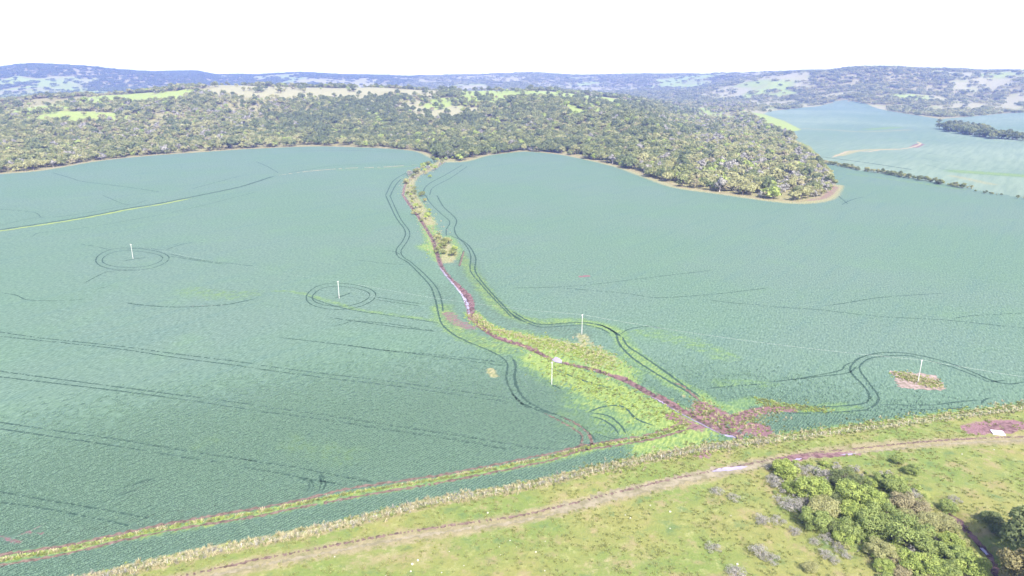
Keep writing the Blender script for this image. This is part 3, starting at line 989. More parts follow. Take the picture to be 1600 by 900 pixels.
def patch(name, px, mat, lift=0.06, rough=0.6, kind='structure', seed=0, cell=0.8):
    """irregular flat patch of ground: outline roughened, filled with a fan of quads"""
    r = np.random.default_rng(seed)
    p = flat(list(px) + [px[0]])
    e = []
    for a, b in zip(p[:-1], p[1:]):
        n = max(2, int(np.linalg.norm(b - a) / cell))
        for t in np.arange(n) / n:
            e.append(a + (b - a) * t + r.uniform(-rough, rough, 2))
    e = np.array(e)
    x0, y0 = e.min(0)
    x1, y1 = e.max(0)
    g = np.stack(np.meshgrid(np.arange(x0, x1, cell * 1.5), np.arange(y0, y1, cell * 1.5)), -1).reshape(-1, 2)
    g = g[in_poly(g[:, 0], g[:, 1], e)]
    g = g[dist_line(g[:, 0], g[:, 1], e, closed=True) > cell * 0.5]
    n = len(e)
    pts2 = [Vector((float(a), float(b))) for a, b in np.vstack([e, g])]
    vs, _, fs_, *_ = delaunay_2d_cdt(pts2, [], [list(range(n))], 1, 1e-4)
    V = np.array([(v.x, v.y) for v in vs])
    V = np.c_[V, height(V[:, 0], V[:, 1]) + lift]
    F = np.array([list(f) for f in fs_ if len(f) == 3], np.int32)
    o = obj(name, mesh_np(name, V, F, mat))
    return tag(o, kind=kind)


# stream and ditch
ribbon('gully', flat(GULLY_PX[4:]), 1.9, M['bank'], 0.08, 0.7, 1.2, 0.0, seed=230)
ribbon('stream', flat(zq(400, 305, [(1150, 445), (1175, 480), (1215, 530), (1255, 575), (1300, 635), (1325, 690), (1332, 740)])), 1.5, M['water'], 0.14, 0.6, 1.2, 0.12, seed=231)
ribbon('gully', flat(zq(400, 305, [(1240, 540), (1290, 590), (1340, 640), (1350, 700), (1345, 760), (1380, 800)])), 2.6, M['mud'], 0.11, 0.5, 1.2, 0.0, seed=232)
ribbon('gully', flat(zq(400, 305, [(1370, 790), (1430, 840), (1520, 885), (1600, 912), (1700, 950), (1790, 995)])), 2.6, M['mud'], 0.10, 0.5, 1.2, 0.0, seed=236)
ribbon('stream', flat(zq(800, 500, [(870, 462), (960, 520), (1060, 580), (1150, 628), (1230, 668), (1330, 715), (1420, 745)])), 1.7, M['water'], 0.15, 0.35, 0.8, 0.0, seed=233)
ribbon('gully', flat(zq(800, 500, [(700, 355), (820, 420), (920, 478), (1060, 562), (1160, 612), (1230, 648)])), 1.1, M['bank'], 0.17, 0.5, 0.8, 0.0, seed=234)
ribbon('gully', flat(zq(800, 500, [(900, 455), (980, 500), (1080, 560), (1190, 610), (1320, 690), (1420, 735)])), 1.1, M['mud'], 0.12, 0.5, 0.8, 0.0, seed=235)
patch('puddle', zq(800, 500, [(238, 236), (270, 229), (300, 240), (325, 258), (300, 268), (262, 262)]), M['water'], 0.16, 0.2, seed=3, cell=0.5)
patch('puddle', zq(1200, 675, [(1325, 700), (1345, 700), (1383, 742), (1372, 748)]), M['water'], 0.2, 0.2, seed=4, cell=0.5)
ribbon('gully', CREEK[2:], 1.6, M['bank'], 0.08, 0.5, 1.0, 0.0, seed=240)
# red mud flat at the ditch's end, and the mud pool in the pasture
patch('mud', zq(800, 500, [(1185, 600), (1165, 510), (1200, 500), (1255, 545), (1290, 605), (1390, 598), (1450, 574), (1530, 556), (1505, 582), (1430, 612), (1425, 650), (1460, 690), (1430, 735), (1330, 690)]), M['mud'], 0.06, 1.1, seed=5)
patch('mud', zq(1200, 500, [(1330, 680), (1380, 655), (1450, 645), (1520, 640), (1560, 690), (1545, 708), (1480, 710), (1400, 715)]), M['mud'], 0.06, 0.5, seed=6)
patch('bare_patch', zq(1200, 500, [(765, 320), (900, 330), (1045, 342), (1085, 385), (1102, 440), (950, 435), (825, 425), (795, 375)]), M['pale_soil'], 0.06, 0.9, seed=7)
ribbon('farm_track', flat(zq(1200, 80, [(400, 665), (450, 645), (520, 622), (620, 628), (700, 618), (820, 612), (900, 600), (950, 580), (930, 565)])), 5.0, M['straw'], 0.06, 0.5, 4.0, 0.0, seed=250)

# ------------------------------------------------------------------ plants
def rand_dirs(n, r, up=-0.35):
    d = r.normal(size=(n * 2, 3))
    d /= np.linalg.norm(d, axis=1)[:, None]
    d = d[d[:, 2] > up]
    while len(d) < n:
        d = np.vstack([d, d])
    return d[:n]


def leaf_cloud(lobes, n, size, seed, spread=0.75, inner=0.45, up=-0.45):
    r = np.random.default_rng(seed)
    lobes = np.asarray(lobes, float)
    area = (lobes[:, 3] * lobes[:, 4] + lobes[:, 5] * lobes[:, 3])
    which = r.choice(len(lobes), n, p=area / area.sum())
    ltone = r.uniform(0, 1, len(lobes))
    d = rand_dirs(n, r, up)
    rad = 1 - inner * r.uniform(0, 1, n) ** 2
    c = lobes[which, :3] + d * lobes[which, 3:6] * rad[:, None]
    nm = d + spread * r.normal(size=(n, 3))
    nm[:, 2] += 0.25
    nm /= np.linalg.norm(nm, axis=1)[:, None]
    t = np.cross(nm, r.normal(size=(n, 3)))
    t /= np.linalg.norm(t, axis=1)[:, None] + 1e-9
    b = np.cross(nm, t)
    s = size * r.uniform(0.55, 1.35, n)[:, None]
    wdt = r.uniform(0.35, 0.6, n)[:, None]
    k = r.uniform(-0.2, 0.2, (n, 1))
    P = np.stack([c + t * s, c + b * s * wdt + t * s * k + nm * s * 0.15, c - t * s * 0.9, c - b * s * wdt + t * s * k + nm * s * 0.15], 1).reshape(-1, 3)
    P[:, 2] = np.maximum(P[:, 2], 0.03)
    F = np.arange(4 * n).reshape(n, 4)
    tone = np.clip(0.55 * ltone[which] + 0.45 * r.uniform(0, 1, n), 0, 1)
    return P, F, np.repeat(tone, 4)


def tubes(paths, sides=6):
    """tapered limbs; each path is a list of (x, y, z, radius)"""
    V, F, o = [], [], 0
    for p in paths:
        p = np.asarray(p, float)
        tg = np.gradient(p[:, :3], axis=0)
        tg /= np.linalg.norm(tg, axis=1)[:, None] + 1e-9
        ref = np.array([1.0, 0.15, 0]) if abs(tg[0, 2]) > 0.7 else np.array([0, 0, 1.0])
        a = np.cross(tg, ref)
        a /= np.linalg.norm(a, axis=1)[:, None] + 1e-9
        b = np.cross(tg, a)
        ang = np.linspace(0, 2 * math.pi, sides, endpoint=False)
        ring = p[:, None, :3] + p[:, 3][:, None, None] * (np.cos(ang)[None, :, None] * a[:, None] + np.sin(ang)[None, :, None] * b[:, None])
        V.append(ring.reshape(-1, 3))
        n = len(p)
        i, j = np.meshgrid(np.arange(n - 1), np.arange(sides), indexing='ij')
        i, j = i.ravel(), j.ravel()
        F.append(o + np.stack([i * sides + j, i * sides + (j + 1) % sides, (i + 1) * sides + (j + 1) % sides, (i + 1) * sides + j], 1))
        F.append(o + np.stack([np.full(sides - 2, (n - 1) * sides), (n - 1) * sides + np.arange(1, sides - 1), (n - 1) * sides + np.arange(2, sides), (n - 1) * sides + np.arange(2, sides)], 1)[:0])
        o += n * sides
    return np.concatenate(V), np.concatenate(F)


def tree_parts(kind, R, H, seed, leaves, leaf, nlobes=8, bark='bark', trunk_r=None, low=0.25, spread=0.75, lobe=(0.33, 0.52)):
    """crown mesh and trunk mesh of a tree about R in crown radius and H high"""
    r = np.random.default_rng(seed)
    lobes, limbs = [], []          # foliage clumps and the branches that carry them
    tr_ = trunk_r or 0.035 * H
    zc = H * (low + (1 - low) * 0.42)
    lean = r.uniform(-0.06, 0.06, 2) * H
    for k in range(nlobes):
        a = 2 * math.pi * (k + r.uniform(-0.3, 0.3)) / max(1, nlobes - 2)
        if k >= nlobes - 2:
            q, zz = R * r.uniform(0, 0.25), H * r.uniform(0.72, 0.82)
        else:
            q, zz = R * r.uniform(0.35 if nlobes > 12 else 0.45, 0.74), H * r.uniform(low + 0.1, 0.76)
        lr = R * r.uniform(*lobe)
        lx, ly = lean[0] + q * math.cos(a), lean[1] + q * math.sin(a)
        lobes.append((lx, ly, zz, lr, lr, min(lr * r.uniform(0.7, 0.95), H - zz)))
        mz = H * low * r.uniform(0.7, 1.1)
        limbs.append([(lean[0] * .5, lean[1] * .5, mz, tr_ * 0.6), (lean[0] * .5 + (lx - lean[0] * .5) * 0.5, lean[1] * .5 + (ly - lean[1] * .5) * 0.5, (mz + zz) / 2 + 0.05 * H, tr_ * 0.38), (lx, ly, zz + lr * 0.2, tr_ * 0.12)])
    P, F, tone = leaf_cloud(lobes, leaves, leaf, seed + 1, spread)
    crown = mesh_np(kind + '_crown', P, F, LEAF[kind], False, {'tone': tone})
    trunk = [(0, 0, -0.3, tr_ * 1.35), (lean[0] * .2, lean[1] * .2, H * low * 0.5, tr_), (lean[0] * .5, lean[1] * .5, H * low, tr_ * 0.85), (lean[0], lean[1], H * 0.7, tr_ * 0.3)]
    V, TF = tubes([trunk] + limbs, 5)
    tm = mesh_np(kind + '_trunk', V, TF, M[bark], True)
    return crown, tm


KINDS = {}
specs = {  # forest trees: (R, H, leaves, leaf size, lobes, bark)
    'green': (5.2, 9.5, 420, 1.05, 9, 'bark'),
    'olive': (4.6, 8.0, 360, 0.95, 8, 'bark'),
    'dark': (5.4, 10.5, 460, 1.05, 9, 'bark'),
    'grey': (4.4, 8.0, 260, 0.85, 8, 'pale_bark'),
    'lime': (4.4, 7.5, 360, 0.95, 8, 'bark'),
    'brown': (4.0, 7.0, 300, 0.9, 7, 'bark'),
}
for i, (k, (R, H, n, ls, nl, bk)) in enumerate(specs.items()):
    KINDS[k] = [tree_parts(k, R * s, H * s2, 40 + i * 7 + j, n, ls, nl, bk, spread=0.42) for j, (s, s2) in enumerate(((1, 1), (0.85, 1.12), (1.15, 0.9)))]


def plant(name, loc, crown, trunk, scale, rz, label, cat, group=None):
    t = empty(name, loc, label, cat, group, rz)
    t.scale = scale if isinstance(scale, tuple) else (scale,) * 3
    obj('crown', crown, t)
    obj('trunk', trunk, t)
    return t


def copy_plant(src, loc, scale, rz, label):
    c = src.copy()
    COL.objects.link(c)
    c.location, c.scale, c.rotation_euler = loc, (scale if isinstance(scale, tuple) else (scale,) * 3), (0, 0, rz)
    c['label'] = label
    for ch in src.children:
        d = ch.copy()
        COL.objects.link(d)
        d.parent = c
    return c


# ---- forest: place every tree on the hill, then make the nearest ones objects
def kind_weights(x, y, d):
    u = 800 + x / (y * cp + CAM_H * sp) * FPX
    n = fbm(x / 70, y / 70, 41, 2)
    n2 = fbm(x / 160, y / 160, 43, 2)
    east = smooth(950, 1150, u)
    west = 1 - smooth(350, 560, u)
    mid = 1 - np.maximum(east, west)
    w = np.zeros((len(x), 6))                 # green olive dark grey lime brown
    w[:, 0] = 0.30 * west + 0.42 * mid + 0.14 * east
    w[:, 1] = 0.36 * west + 0.14 * mid + 0.42 * east
    w[:, 2] = 0.06 * west + 0.17 * mid + 0.02 * east + 0.9 * smooth(0.6, 0.72, n2) * mid
    w[:, 3] = (0.08 * west + 0.025 * mid + 0.22 * east) * (0.4 + 1.6 * smooth(0.45, 0.65, n))
    w[:, 4] = 0.05 * west + 0.10 * mid + 0.12 * east
    w[:, 5] = 0.10 * west + 0.04 * mid + 0.13 * east
    return w / w.sum(1)[:, None]


def scatter_forest():
    P = np.array(HILL)
    n = 52000
    r = np.random.default_rng(5)
    x = r.uniform(P[:, 0].min(), P[:, 0].max(), n * 3)
    y = r.uniform(P[:, 1].min(), P[:, 1].max(), n * 3)
    m = in_poly(x, y, HILL) & (np.abs(np.arctan2(x, y)) < math.radians(46))
    x, y = x[m], y[m]
    keep = clearing(x, y) < r.uniform(0.25, 1.1, len(x)) * 0.95
    sd = sdf_hill(x, y)
    keep &= sd > r.uniform(0, 7, len(x))
    sparse = fbm(x / 120, y / 120, 61, 3)
    d = np.hypot(x, y)
    keep &= r.uniform(0, 1, len(x)) < 0.42 + 0.6 * smooth(0.38, 0.54, sparse) - 0.4 * smooth(1400, 2000, d) * (1 - smooth(0.42, 0.62, sparse))
    x, y = x[keep], y[keep]
    # thin to a natural spacing on a hash grid
    cell = 6.5
    key = (np.floor(x / cell).astype(np.int64) << 20) + np.floor(y / cell).astype(np.int64)
    _, first = np.unique(key, return_index=True)
    x, y = x[first], y[first]
    return x, y


fx, fy = scatter_forest()
fz = height(fx, fy)
fd = np.hypot(fx, fy)
fw_ = kind_weights(fx, fy, fd)
fk = (np.cumsum(fw_, 1) < rng.uniform(0, 1, (len(fx), 1))).sum(1).clip(0, 5)
fs = rng.uniform(0.8, 1.4, len(fx)) * np.where(rng.uniform(0, 1, len(fx)) < 0.12, 1.3, 1.0)
fr = rng.uniform(0, 6.28, len(fx))
fv = rng.integers(0, 3, len(fx))
edge_d = dist_line(fx, fy, EDGE_P[:-1], reach=60)
KN = ['green', 'olive', 'dark', 'grey', 'lime', 'brown']
near_score = fd + edge_d * 6 - 60 * fs
uu = 800 + fx / (fy * cp + CAM_H * sp) * FPX
near_score[(uu < -20) | (uu > 1620)] += 1e6
order = np.argsort(near_score)
solo = order[:290]
rest = order[290:]
FOREST_LABEL = {
    'green': 'mid green broadleaf tree in the front row of the wood beside the soybean field',
    'olive': 'olive coloured broadleaf tree in the front row of the wood beside the soybean field',
    'dark': 'dark green broadleaf tree in the front row of the wood beside the soybean field',
    'grey': 'pale grey thin-leaved tree in the front row of the wood beside the soybean field',
    'lime': 'bright yellow-green tree in the front row of the wood beside the soybean field',
    'brown': 'brownish dry-leaved tree in the front row of the wood beside the soybean field',
}
protos = {}
for i in solo:
    k, v = KN[fk[i]], int(fv[i])
    loc, s = (fx[i], fy[i], fz[i]), float(fs[i])
    if (k, v) not in protos:
        protos[(k, v)] = plant('forest_tree', loc, *KINDS[k][v], s, float(fr[i]), FOREST_LABEL[k], 'tree', k + ' trees along the wood edge')
    else:
        copy_plant(protos[(k, v)], loc, s, float(fr[i]), FOREST_LABEL[k])


# ---- geometry-node scatter for what nobody could count
def scatter(name, pts, kinds, scales, rots, sources, label, cat):
    me = bpy.data.meshes.new(name)
    me.vertices.add(len(pts))
    me.vertices.foreach_set('co', np.ascontiguousarray(pts, np.float32).ravel())
    for an, av, ty in (('kind', kinds, 'INT'), ('scl', scales, 'FLOAT'), ('rot', rots, 'FLOAT')):
        a = me.attributes.new(an, ty, 'POINT')
        a.data.foreach_set('value', np.ascontiguousarray(av, np.int32 if ty == 'INT' else np.float32))
    o = obj(name, me)
    tag(o, label, cat, kind='stuff')
    src = bpy.data.collections.new(name + '_sources')
    for i, ms in enumerate(sources):
        src.objects.link(bpy.data.objects.new('%s_source_%03d' % (name, i), ms))
    g = bpy.data.node_groups.new(name, 'GeometryNodeTree')
    g.interface.new_socket('Geometry', in_out='INPUT', socket_type='NodeSocketGeometry')
    g.interface.new_socket('Geometry', in_out='OUTPUT', socket_type='NodeSocketGeometry')
    gi, go = g.nodes.new('NodeGroupInput'), g.nodes.new('NodeGroupOutput')
    ip = g.nodes.new('GeometryNodeInstanceOnPoints')
    ci = g.nodes.new('GeometryNodeCollectionInfo')
    ci.inputs['Collection'].default_value = src
    ci.inputs['Separate Children'].default_value = True
    ci.inputs['Reset Children'].default_value = True

    def named(n, ty):
        a = g.nodes.new('GeometryNodeInputNamedAttribute')
        a.data_type = ty
        a.inputs['Name'].default_value = n
        return a.outputs['Attribute']
    cx = g.nodes.new('ShaderNodeCombineXYZ')
    L = g.links.new
    L(named('rot', 'FLOAT'), cx.inputs['Z'])
    L(gi.outputs[0], ip.inputs['Points'])
    L(ci.outputs[0], ip.inputs['Instance'])
    ip.inputs['Pick Instance'].default_value = True
    L(named('kind', 'INT'), ip.inputs['Instance Index'])
    L(cx.outputs[0], ip.inputs['Rotation'])
    L(named('scl', 'FLOAT'), ip.inputs['Scale'])
    L(ip.outputs[0], go.inputs[0])
    md = o.modifiers.new('scatter', 'NODES')
    md.node_group = g
    return o


def merged(name, crown, trunk):
    """crown and trunk in one mesh for the uncounted trees"""
    nv1 = len(crown.vertices)
    V = np.zeros((nv1 + len(trunk.vertices), 3), np.float32)
    buf = np.zeros(nv1 * 3, np.float32)
    crown.vertices.foreach_get('co', buf)
    V[:nv1] = buf.reshape(-1, 3)
    buf = np.zeros(len(trunk.vertices) * 3, np.float32)
    trunk.vertices.foreach_get('co', buf)
    V[nv1:] = buf.reshape(-1, 3)
    n1, n2 = len(crown.polygons), len(trunk.polygons)
    f = np.zeros(n1 * 4, np.int32)
    crown.loops.foreach_get('vertex_index', f)
    f2 = np.zeros(n2 * 4, np.int32)
    trunk.loops.foreach_get('vertex_index', f2)
    F = np.concatenate([f.reshape(-1, 4), f2.reshape(-1, 4) + nv1])
    tone = np.zeros(len(V), np.float32)
    tb = np.zeros(nv1, np.float32)
    crown.attributes['tone'].data.foreach_get('value', tb)
    tone[:nv1] = tb
    me = mesh_np(name, V, F, crown.materials[0], False, {'tone': tone})
    me.materials.append(trunk.materials[0])
    mi = np.zeros(n1 + n2, np.int32)
    mi[n1:] = 1
    me.polygons.foreach_set('material_index', mi)
    return me


SRC = [merged('tree_%s_%d' % (k, j), *KINDS[k][j]) for k in KN for j in range(3)]
scatter('forest', np.c_[fx[rest], fy[rest], fz[rest]], fk[rest] * 3 + fv[rest], fs[rest], fr[rest], SRC,
        'dense mixed woodland covering the hill behind the soybean fields', 'woodland')

# far hills: clumps of several trees each
r_ = np.random.default_rng(12)
CLUMPS = []
for j in range(6):
    kk = ['green', 'dark', 'dark', 'green', 'olive', 'dark'][j]
    lob = [(a, b, 4 + r_.uniform(-1, 2), s, s, s * 0.8) for a, b, s in zip(r_.uniform(-11, 11, 9), r_.uniform(-11, 11, 9), r_.uniform(3, 5.5, 9))]
    P_, F_, t_ = leaf_cloud(lob, 220, 2.2, 300 + j, 0.5)
    CLUMPS.append(mesh_np('clump_%d' % j, P_, F_, LEAF[kk], False, {'tone': t_}))
n = 60000
th = r_.uniform(-math.radians(44), math.radians(44), n)
dd = np.sqrt(r_.uniform(2350 ** 2, 7000 ** 2, n))
cx_, cy_ = np.sin(th) * dd, np.cos(th) * dd
okm = ~in_poly(cx_, cy_, HILL) & ~in_poly(cx_, cy_, FIELD) & ~in_poly(cx_, cy_, WEDGE)
okm &= (dd > 2500) | (cx_ < 0) | True
wd = far_wood(cx_, cy_)
okm &= r_.uniform(0, 1, n) < 0.12 + 0.88 * wd
okm &= dd < far_end(th) + 350
cx_, cy_ = cx_[okm], cy_[okm]
scatter('far_woodland', np.c_[cx_, cy_, height(cx_, cy_)], np.where(cx_ < -700, r_.choice([1, 2, 5], len(cx_)), r_.choice([0, 3, 4, 4, 2, 0], len(cx_))), r_.uniform(0.7, 1.3, len(cx_)), r_.uniform(0, 6.28, len(cx_)), CLUMPS,
        'blue hazy woodland patches on the farthest hills at the horizon', 'woodland')

# ------------------------------------------------------------------ trees and shrubs one can tell apart beyond the fields
def spread_along(px, n, jit, seed):
    r = np.random.default_rng(seed)
    c = spline(flat(px), 2.0)
    idx = np.sort(r.choice(len(c), n, replace=False))
    return c[idx] + r.normal(0, jit, (n, 2)), r


def row_of(name, px, n, jit, seed, kinds, smin, smax, label, group):
    p, r = spread_along(px, n, jit, seed)
    local = {}
    for i in range(n):
        k = kinds[int(r.integers(len(kinds)))]
        v = int(r.integers(3))
        loc = (p[i, 0], p[i, 1], float(height(p[i:i + 1, 0], p[i:i + 1, 1])[0]))
        s = float(r.uniform(smin, smax))
        if (k, v) not in local:
            local[(k, v)] = plant(name, loc, *KINDS[k][v], s, float(r.uniform(0, 6.28)), label, 'tree' if 'tree' in name else 'shrub', group)
        else:
            copy_plant(local[(k, v)], loc, s, float(r.uniform(0, 6.28)), label)


row_of('hedge_tree', zq(1200, 80, [(360, 705), (480, 722), (590, 748), (690, 760), (800, 780), (920, 800), (1050, 822), (1150, 845), (1270, 862)]), 105, 2.2, 71, ['green', 'olive', 'dark'], 0.25, 0.62,
       'small bushy tree in the thin hedge line crossing the right-hand soybean field', 'trees of the hedge line in the right-hand field')
row_of('hedge_tree', zq(1200, 80, [(1270, 862), (1360, 885), (1480, 905), (1620, 930)]), 12, 2.5, 77, ['green', 'olive', 'dark'], 0.15, 0.35,
       'tiny scattered bush at the thinning right end of the hedge line near the picture edge', 'bushes at the thin end of the hedge line')
row_of('windbreak_tree', zq(1200, 80, [(1090, 485), (1150, 495), (1230, 515), (1330, 530), (1420, 545), (1520, 552), (1620, 560)]), 80, 11, 72, ['dark', 'dark', 'green'], 1.1, 1.7,
       'tall dark tree in the blue-shaded windbreak at the far right between two fields', 'trees of the far right windbreak')
row_of('windbreak_tree', zq(1200, 80, [(1130, 455), (1230, 470), (1330, 500)]), 40, 14, 75, ['dark', 'green', 'green'], 0.9, 1.4,
       'tall dark tree in the blue-shaded windbreak at the far right between two fields', 'trees of the far right windbreak')
row_of('gully_shrub', [(700, 247), (684, 255), (668, 266), (652, 275), (642, 286)], 34, 7, 73, ['green', 'olive', 'grey', 'lime'], 0.4, 0.85,
       'low green shrub crowding the upper gully where it leaves the wood', 'shrubs in the upper gully')
row_of('gully_shrub', [(641, 292), (650, 318), (658, 330), (664, 342), (671, 350)], 24, 4.0, 76, ['olive', 'green', 'lime'], 0.3, 0.62,
       'small shrub among dry grass in the narrow middle stretch of the gully', 'shrubs in the middle gully')
row_of('gully_shrub', [(684, 372), (690, 380), (697, 388), (693, 400)], 20, 3.0, 74, ['green', 'olive', 'lime'], 0.28, 0.58,
       'green shrub on the grassy island where the gully widens before the stream shows', 'shrubs on the gully island')

# ------------------------------------------------------------------ bushes of the thicket in the near pasture
def bush_meshes(kind, seed, R=3.2, H=4.2, leaves=4200, leaf=0.18, nl=26, bark='bark', low=0.12):
    return tree_parts(kind, R, H, seed, leaves, leaf, nl, bark, 0.09, low, 0.6, (0.2, 0.36))


BUSH = {
    'lime': [bush_meshes('lime', 501), bush_meshes('lime', 502, 3.0, 4.6), bush_meshes('lime', 503, 3.4, 3.8)],
    'green': [bush_meshes('leafy', 511), bush_meshes('leafy', 512, 3.0, 4.4), bush_meshes('leafy', 513, 3.5, 3.9)],
    'olive': [bush_meshes('olive', 521), bush_meshes('olive', 522, 3.3, 3.6)],
    'dark': [bush_meshes('dark', 531), bush_meshes('dark', 532, 3.0, 4.0)],
    'grey': [bush_meshes('grey', 541, 3.0, 3.0, 1300, 0.15, 13, 'pale_bark', 0.05), bush_meshes('grey', 542, 3.3, 2.4, 1200, 0.15, 14, 'pale_bark', 0.05), bush_meshes('grey', 543, 3.5, 2.8, 1300, 0.15, 12, 'pale_bark', 0.05)],
    'brown': [bush_meshes('brown', 551, 3.0, 3.4, 2600, 0.19)],
}
BIG = [tree_parts('bronze', 7.0, 11.5, 561, 6000, 0.4, 26, 'bark', 0.3, 0.25, 0.6, (0.2, 0.34)), tree_parts('dark', 7.0, 12.0, 562, 6000, 0.4, 26, 'bark', 0.3, 0.25, 0.6, (0.2, 0.34))]  # sunlit front and shaded upper left painted as bronze and dark leaves

# (zoom x, zoom y, zoom radius, kind, label)
THICKET = [
    (110, 245, 78, 'lime', 'bright lime bush at the top left corner of the thicket below the dirt road'),
    (30, 290, 60, 'grey', 'pale grey bush just left of the bright lime corner bush, near the road'),
    (230, 235, 75, 'grey', 'grey-green twiggy bush right of the lime corner bush, nearest the road'),
    (350, 270, 85, 'grey', 'wide grey twiggy bush at the thicket top, below the two road puddles'),
    (460, 290, 85, 'dark', 'dark green bush at the thicket top, right of the wide grey twiggy bush'),
    (150, 350, 60, 'lime', 'small yellow-green bush under the bright lime corner bush'),
    (270, 375, 105, 'lime', 'broad yellow-green bush in the upper left part of the thicket'),
    (150, 445, 95, 'grey', 'large pale grey bush on the left flank of the thicket'),
    (240, 430, 60, 'grey', 'smaller grey bush wedged between the large grey bush and the olive one'),
    (330, 480, 100, 'olive', 'olive bush left of the thicket centre, below the broad yellow-green bush'),
    (290, 565, 100, 'green', 'rounded green bush at the lower left of the thicket, below the olive bush'),
    (400, 420, 60, 'dark', 'dark bush in the shaded gap left of the twin lime bushes'),
    (515, 395, 95, 'lime', 'tall bright lime bush at the thicket centre, left one of the twin pair'),
    (645, 435, 95, 'lime', 'tall bright lime bush at the thicket centre, right one of the twin pair'),
    (570, 330, 60, 'dark', 'dark green bush behind the twin lime bushes'),
    (625, 320, 50, 'lime', 'small lime bush behind the twin lime bushes, next to the dark one'),
    (720, 310, 70, 'green', 'pale green bush at the upper right of the thicket with grass behind'),
    (790, 300, 48, 'lime', 'small lime bush on the upper right rim of the thicket beside open grass'),
    (800, 360, 75, 'green', 'light green bush below the small lime bush on the upper right rim'),
    (880, 370, 75, 'grey', 'greyish pale bush near the right rim of the thicket'),
    (840, 435, 85, 'brown', 'brownish dry bush in the right half of the thicket'),
    (945, 475, 80, 'brown', 'brown twiggy bush on the right rim beside the small creek'),
    (530, 515, 90, 'lime', 'brilliant lime bush in the middle of the thicket, below the twin pair'),
    (730, 520, 95, 'green', 'full green bush in the thicket middle, below the brownish dry bush'),
    (850, 530, 60, 'olive', 'olive-yellow bush at the middle right of the thicket'),
    (640, 590, 105, 'green', 'big rounded green bush in the lower middle of the thicket'),
    (490, 605, 85, 'green', 'green bush left of the big rounded bush in the lower middle'),
    (470, 665, 62, 'lime', 'low lime bush at the lower left edge of the thicket beside the pasture'),
    (390, 600, 60, 'dark', 'dark low bush between the lower left green bushes'),
    (850, 620, 130, 'green', 'largest pale green bush, in the lower right half of the thicket'),
    (985, 580, 75, 'olive', 'olive bush right of the largest pale green bush'),
    (1085, 575, 85, 'olive', 'olive-green bush nearest the creek on the right side'),
    (690, 740, 90, 'olive', 'olive bush at the lower thicket, left of the dark gap with dry stalks'),
    (1005, 735, 85, 'green', 'deep green bush in the lower right part of the thicket'),
    (1130, 690, 75, 'lime', 'yellow-green bush on the right edge of the thicket above the lower corner'),
    (905, 815, 92, 'lime', 'bright lime bush at the bottom of the thicket, left one of the bottom row'),
    (1020, 850, 85, 'lime', 'bright lime bush at the bottom of the thicket, right of its twin'),
    (1150, 775, 95, 'green', 'fresh green bush at the lower right corner of the thicket'),
    (1250, 830, 105, 'lime', 'wide yellow-green bush at the far lower right end of the thicket'),
    (1120, 880, 90, 'green', 'green bush at the very bottom between the bottom lime bushes and the corner'),
    (790, 800, 55, 'brown', 'dry brown stalky bush in the dark gap at the thicket bottom'),
    (830, 880, 60, 'brown', 'dry brown bush at the bottom edge, left of the bottom lime bushes'),
    (720, 850, 60, 'lime', 'small lime bush at the bottom left tip of the thicket'),
    (1120, 460, 60, 'green', 'small dark-leaved bush standing at the head of the creek'),
    (1165, 415, 45, 'grey', 'small greyish bush right of the creek head in the mown grass'),
    (815, 185, 40, 'green', 'small lone bush in the grass between road and thicket'),
    (900, 245, 50, 'green', 'scrubby low bush in the grass above the right rim of the thicket'),
    (60, 545, 55, 'grey', 'lone grey shrub in the pasture left of the thicket, upper one'),
    (170, 620, 48, 'grey', 'lone grey shrub in the pasture below left of the rounded green bush'),
    (290, 680, 45, 'grey', 'small grey shrub in the pasture left of the low lime bush'),
    (360, 660, 50, 'grey', 'grey twiggy shrub tucked under the left edge of the thicket'),
    (360, 760, 55, 'grey', 'grey shrub in the lower pasture, left of a pair of grey shrubs'),
    (415, 795, 45, 'grey', 'lower one of a pair of grey shrubs in the pasture left of the thicket'),
    (440, 720, 48, 'grey', 'upper one of a pair of grey shrubs in the pasture left of the thicket'),
    (490, 770, 42, 'grey', 'grey shrub in the pasture close to the olive bush of the lower thicket'),
    (260, 850, 48, 'olive', 'olive low shrub at the bottom edge of the pasture'),
    (15, 780, 62, 'grey', 'large grey shrub low in the pasture, right of its bigger neighbour'),
    (-50, 740, 80, 'grey', 'biggest pale grey shrub standing alone low in the pasture'),
    (-200, 870, 80, 'grey', 'wide grey shrub at the bottom edge of the pasture'),
    (-345, 715, 55, 'grey', 'low pale shrub in mid pasture, farthest left of the grey ones'),
    (-40, 545, 62, 'grey', 'pale grey shrub beside the upper lone grey shrub'),
    (-320, 365, 50, 'grey', 'thin pale shrub in the grass just below the road bend'),
    (-215, 405, 45, 'grey', 'thin pale shrub in the grass right of the one below the road bend'),
    (1390, 545, 65, 'dark', 'small dark bush between creek and the big right-hand tree'),
    (1460, 610, 80, 'dark', 'dark bush at the foot of the big right-hand tree'),
]


def px_scale(u, v):
    p = flat([(u, v)])[0]
    return (p[1] * cp + CAM_H * sp) / FPX       # metres per picture pixel there


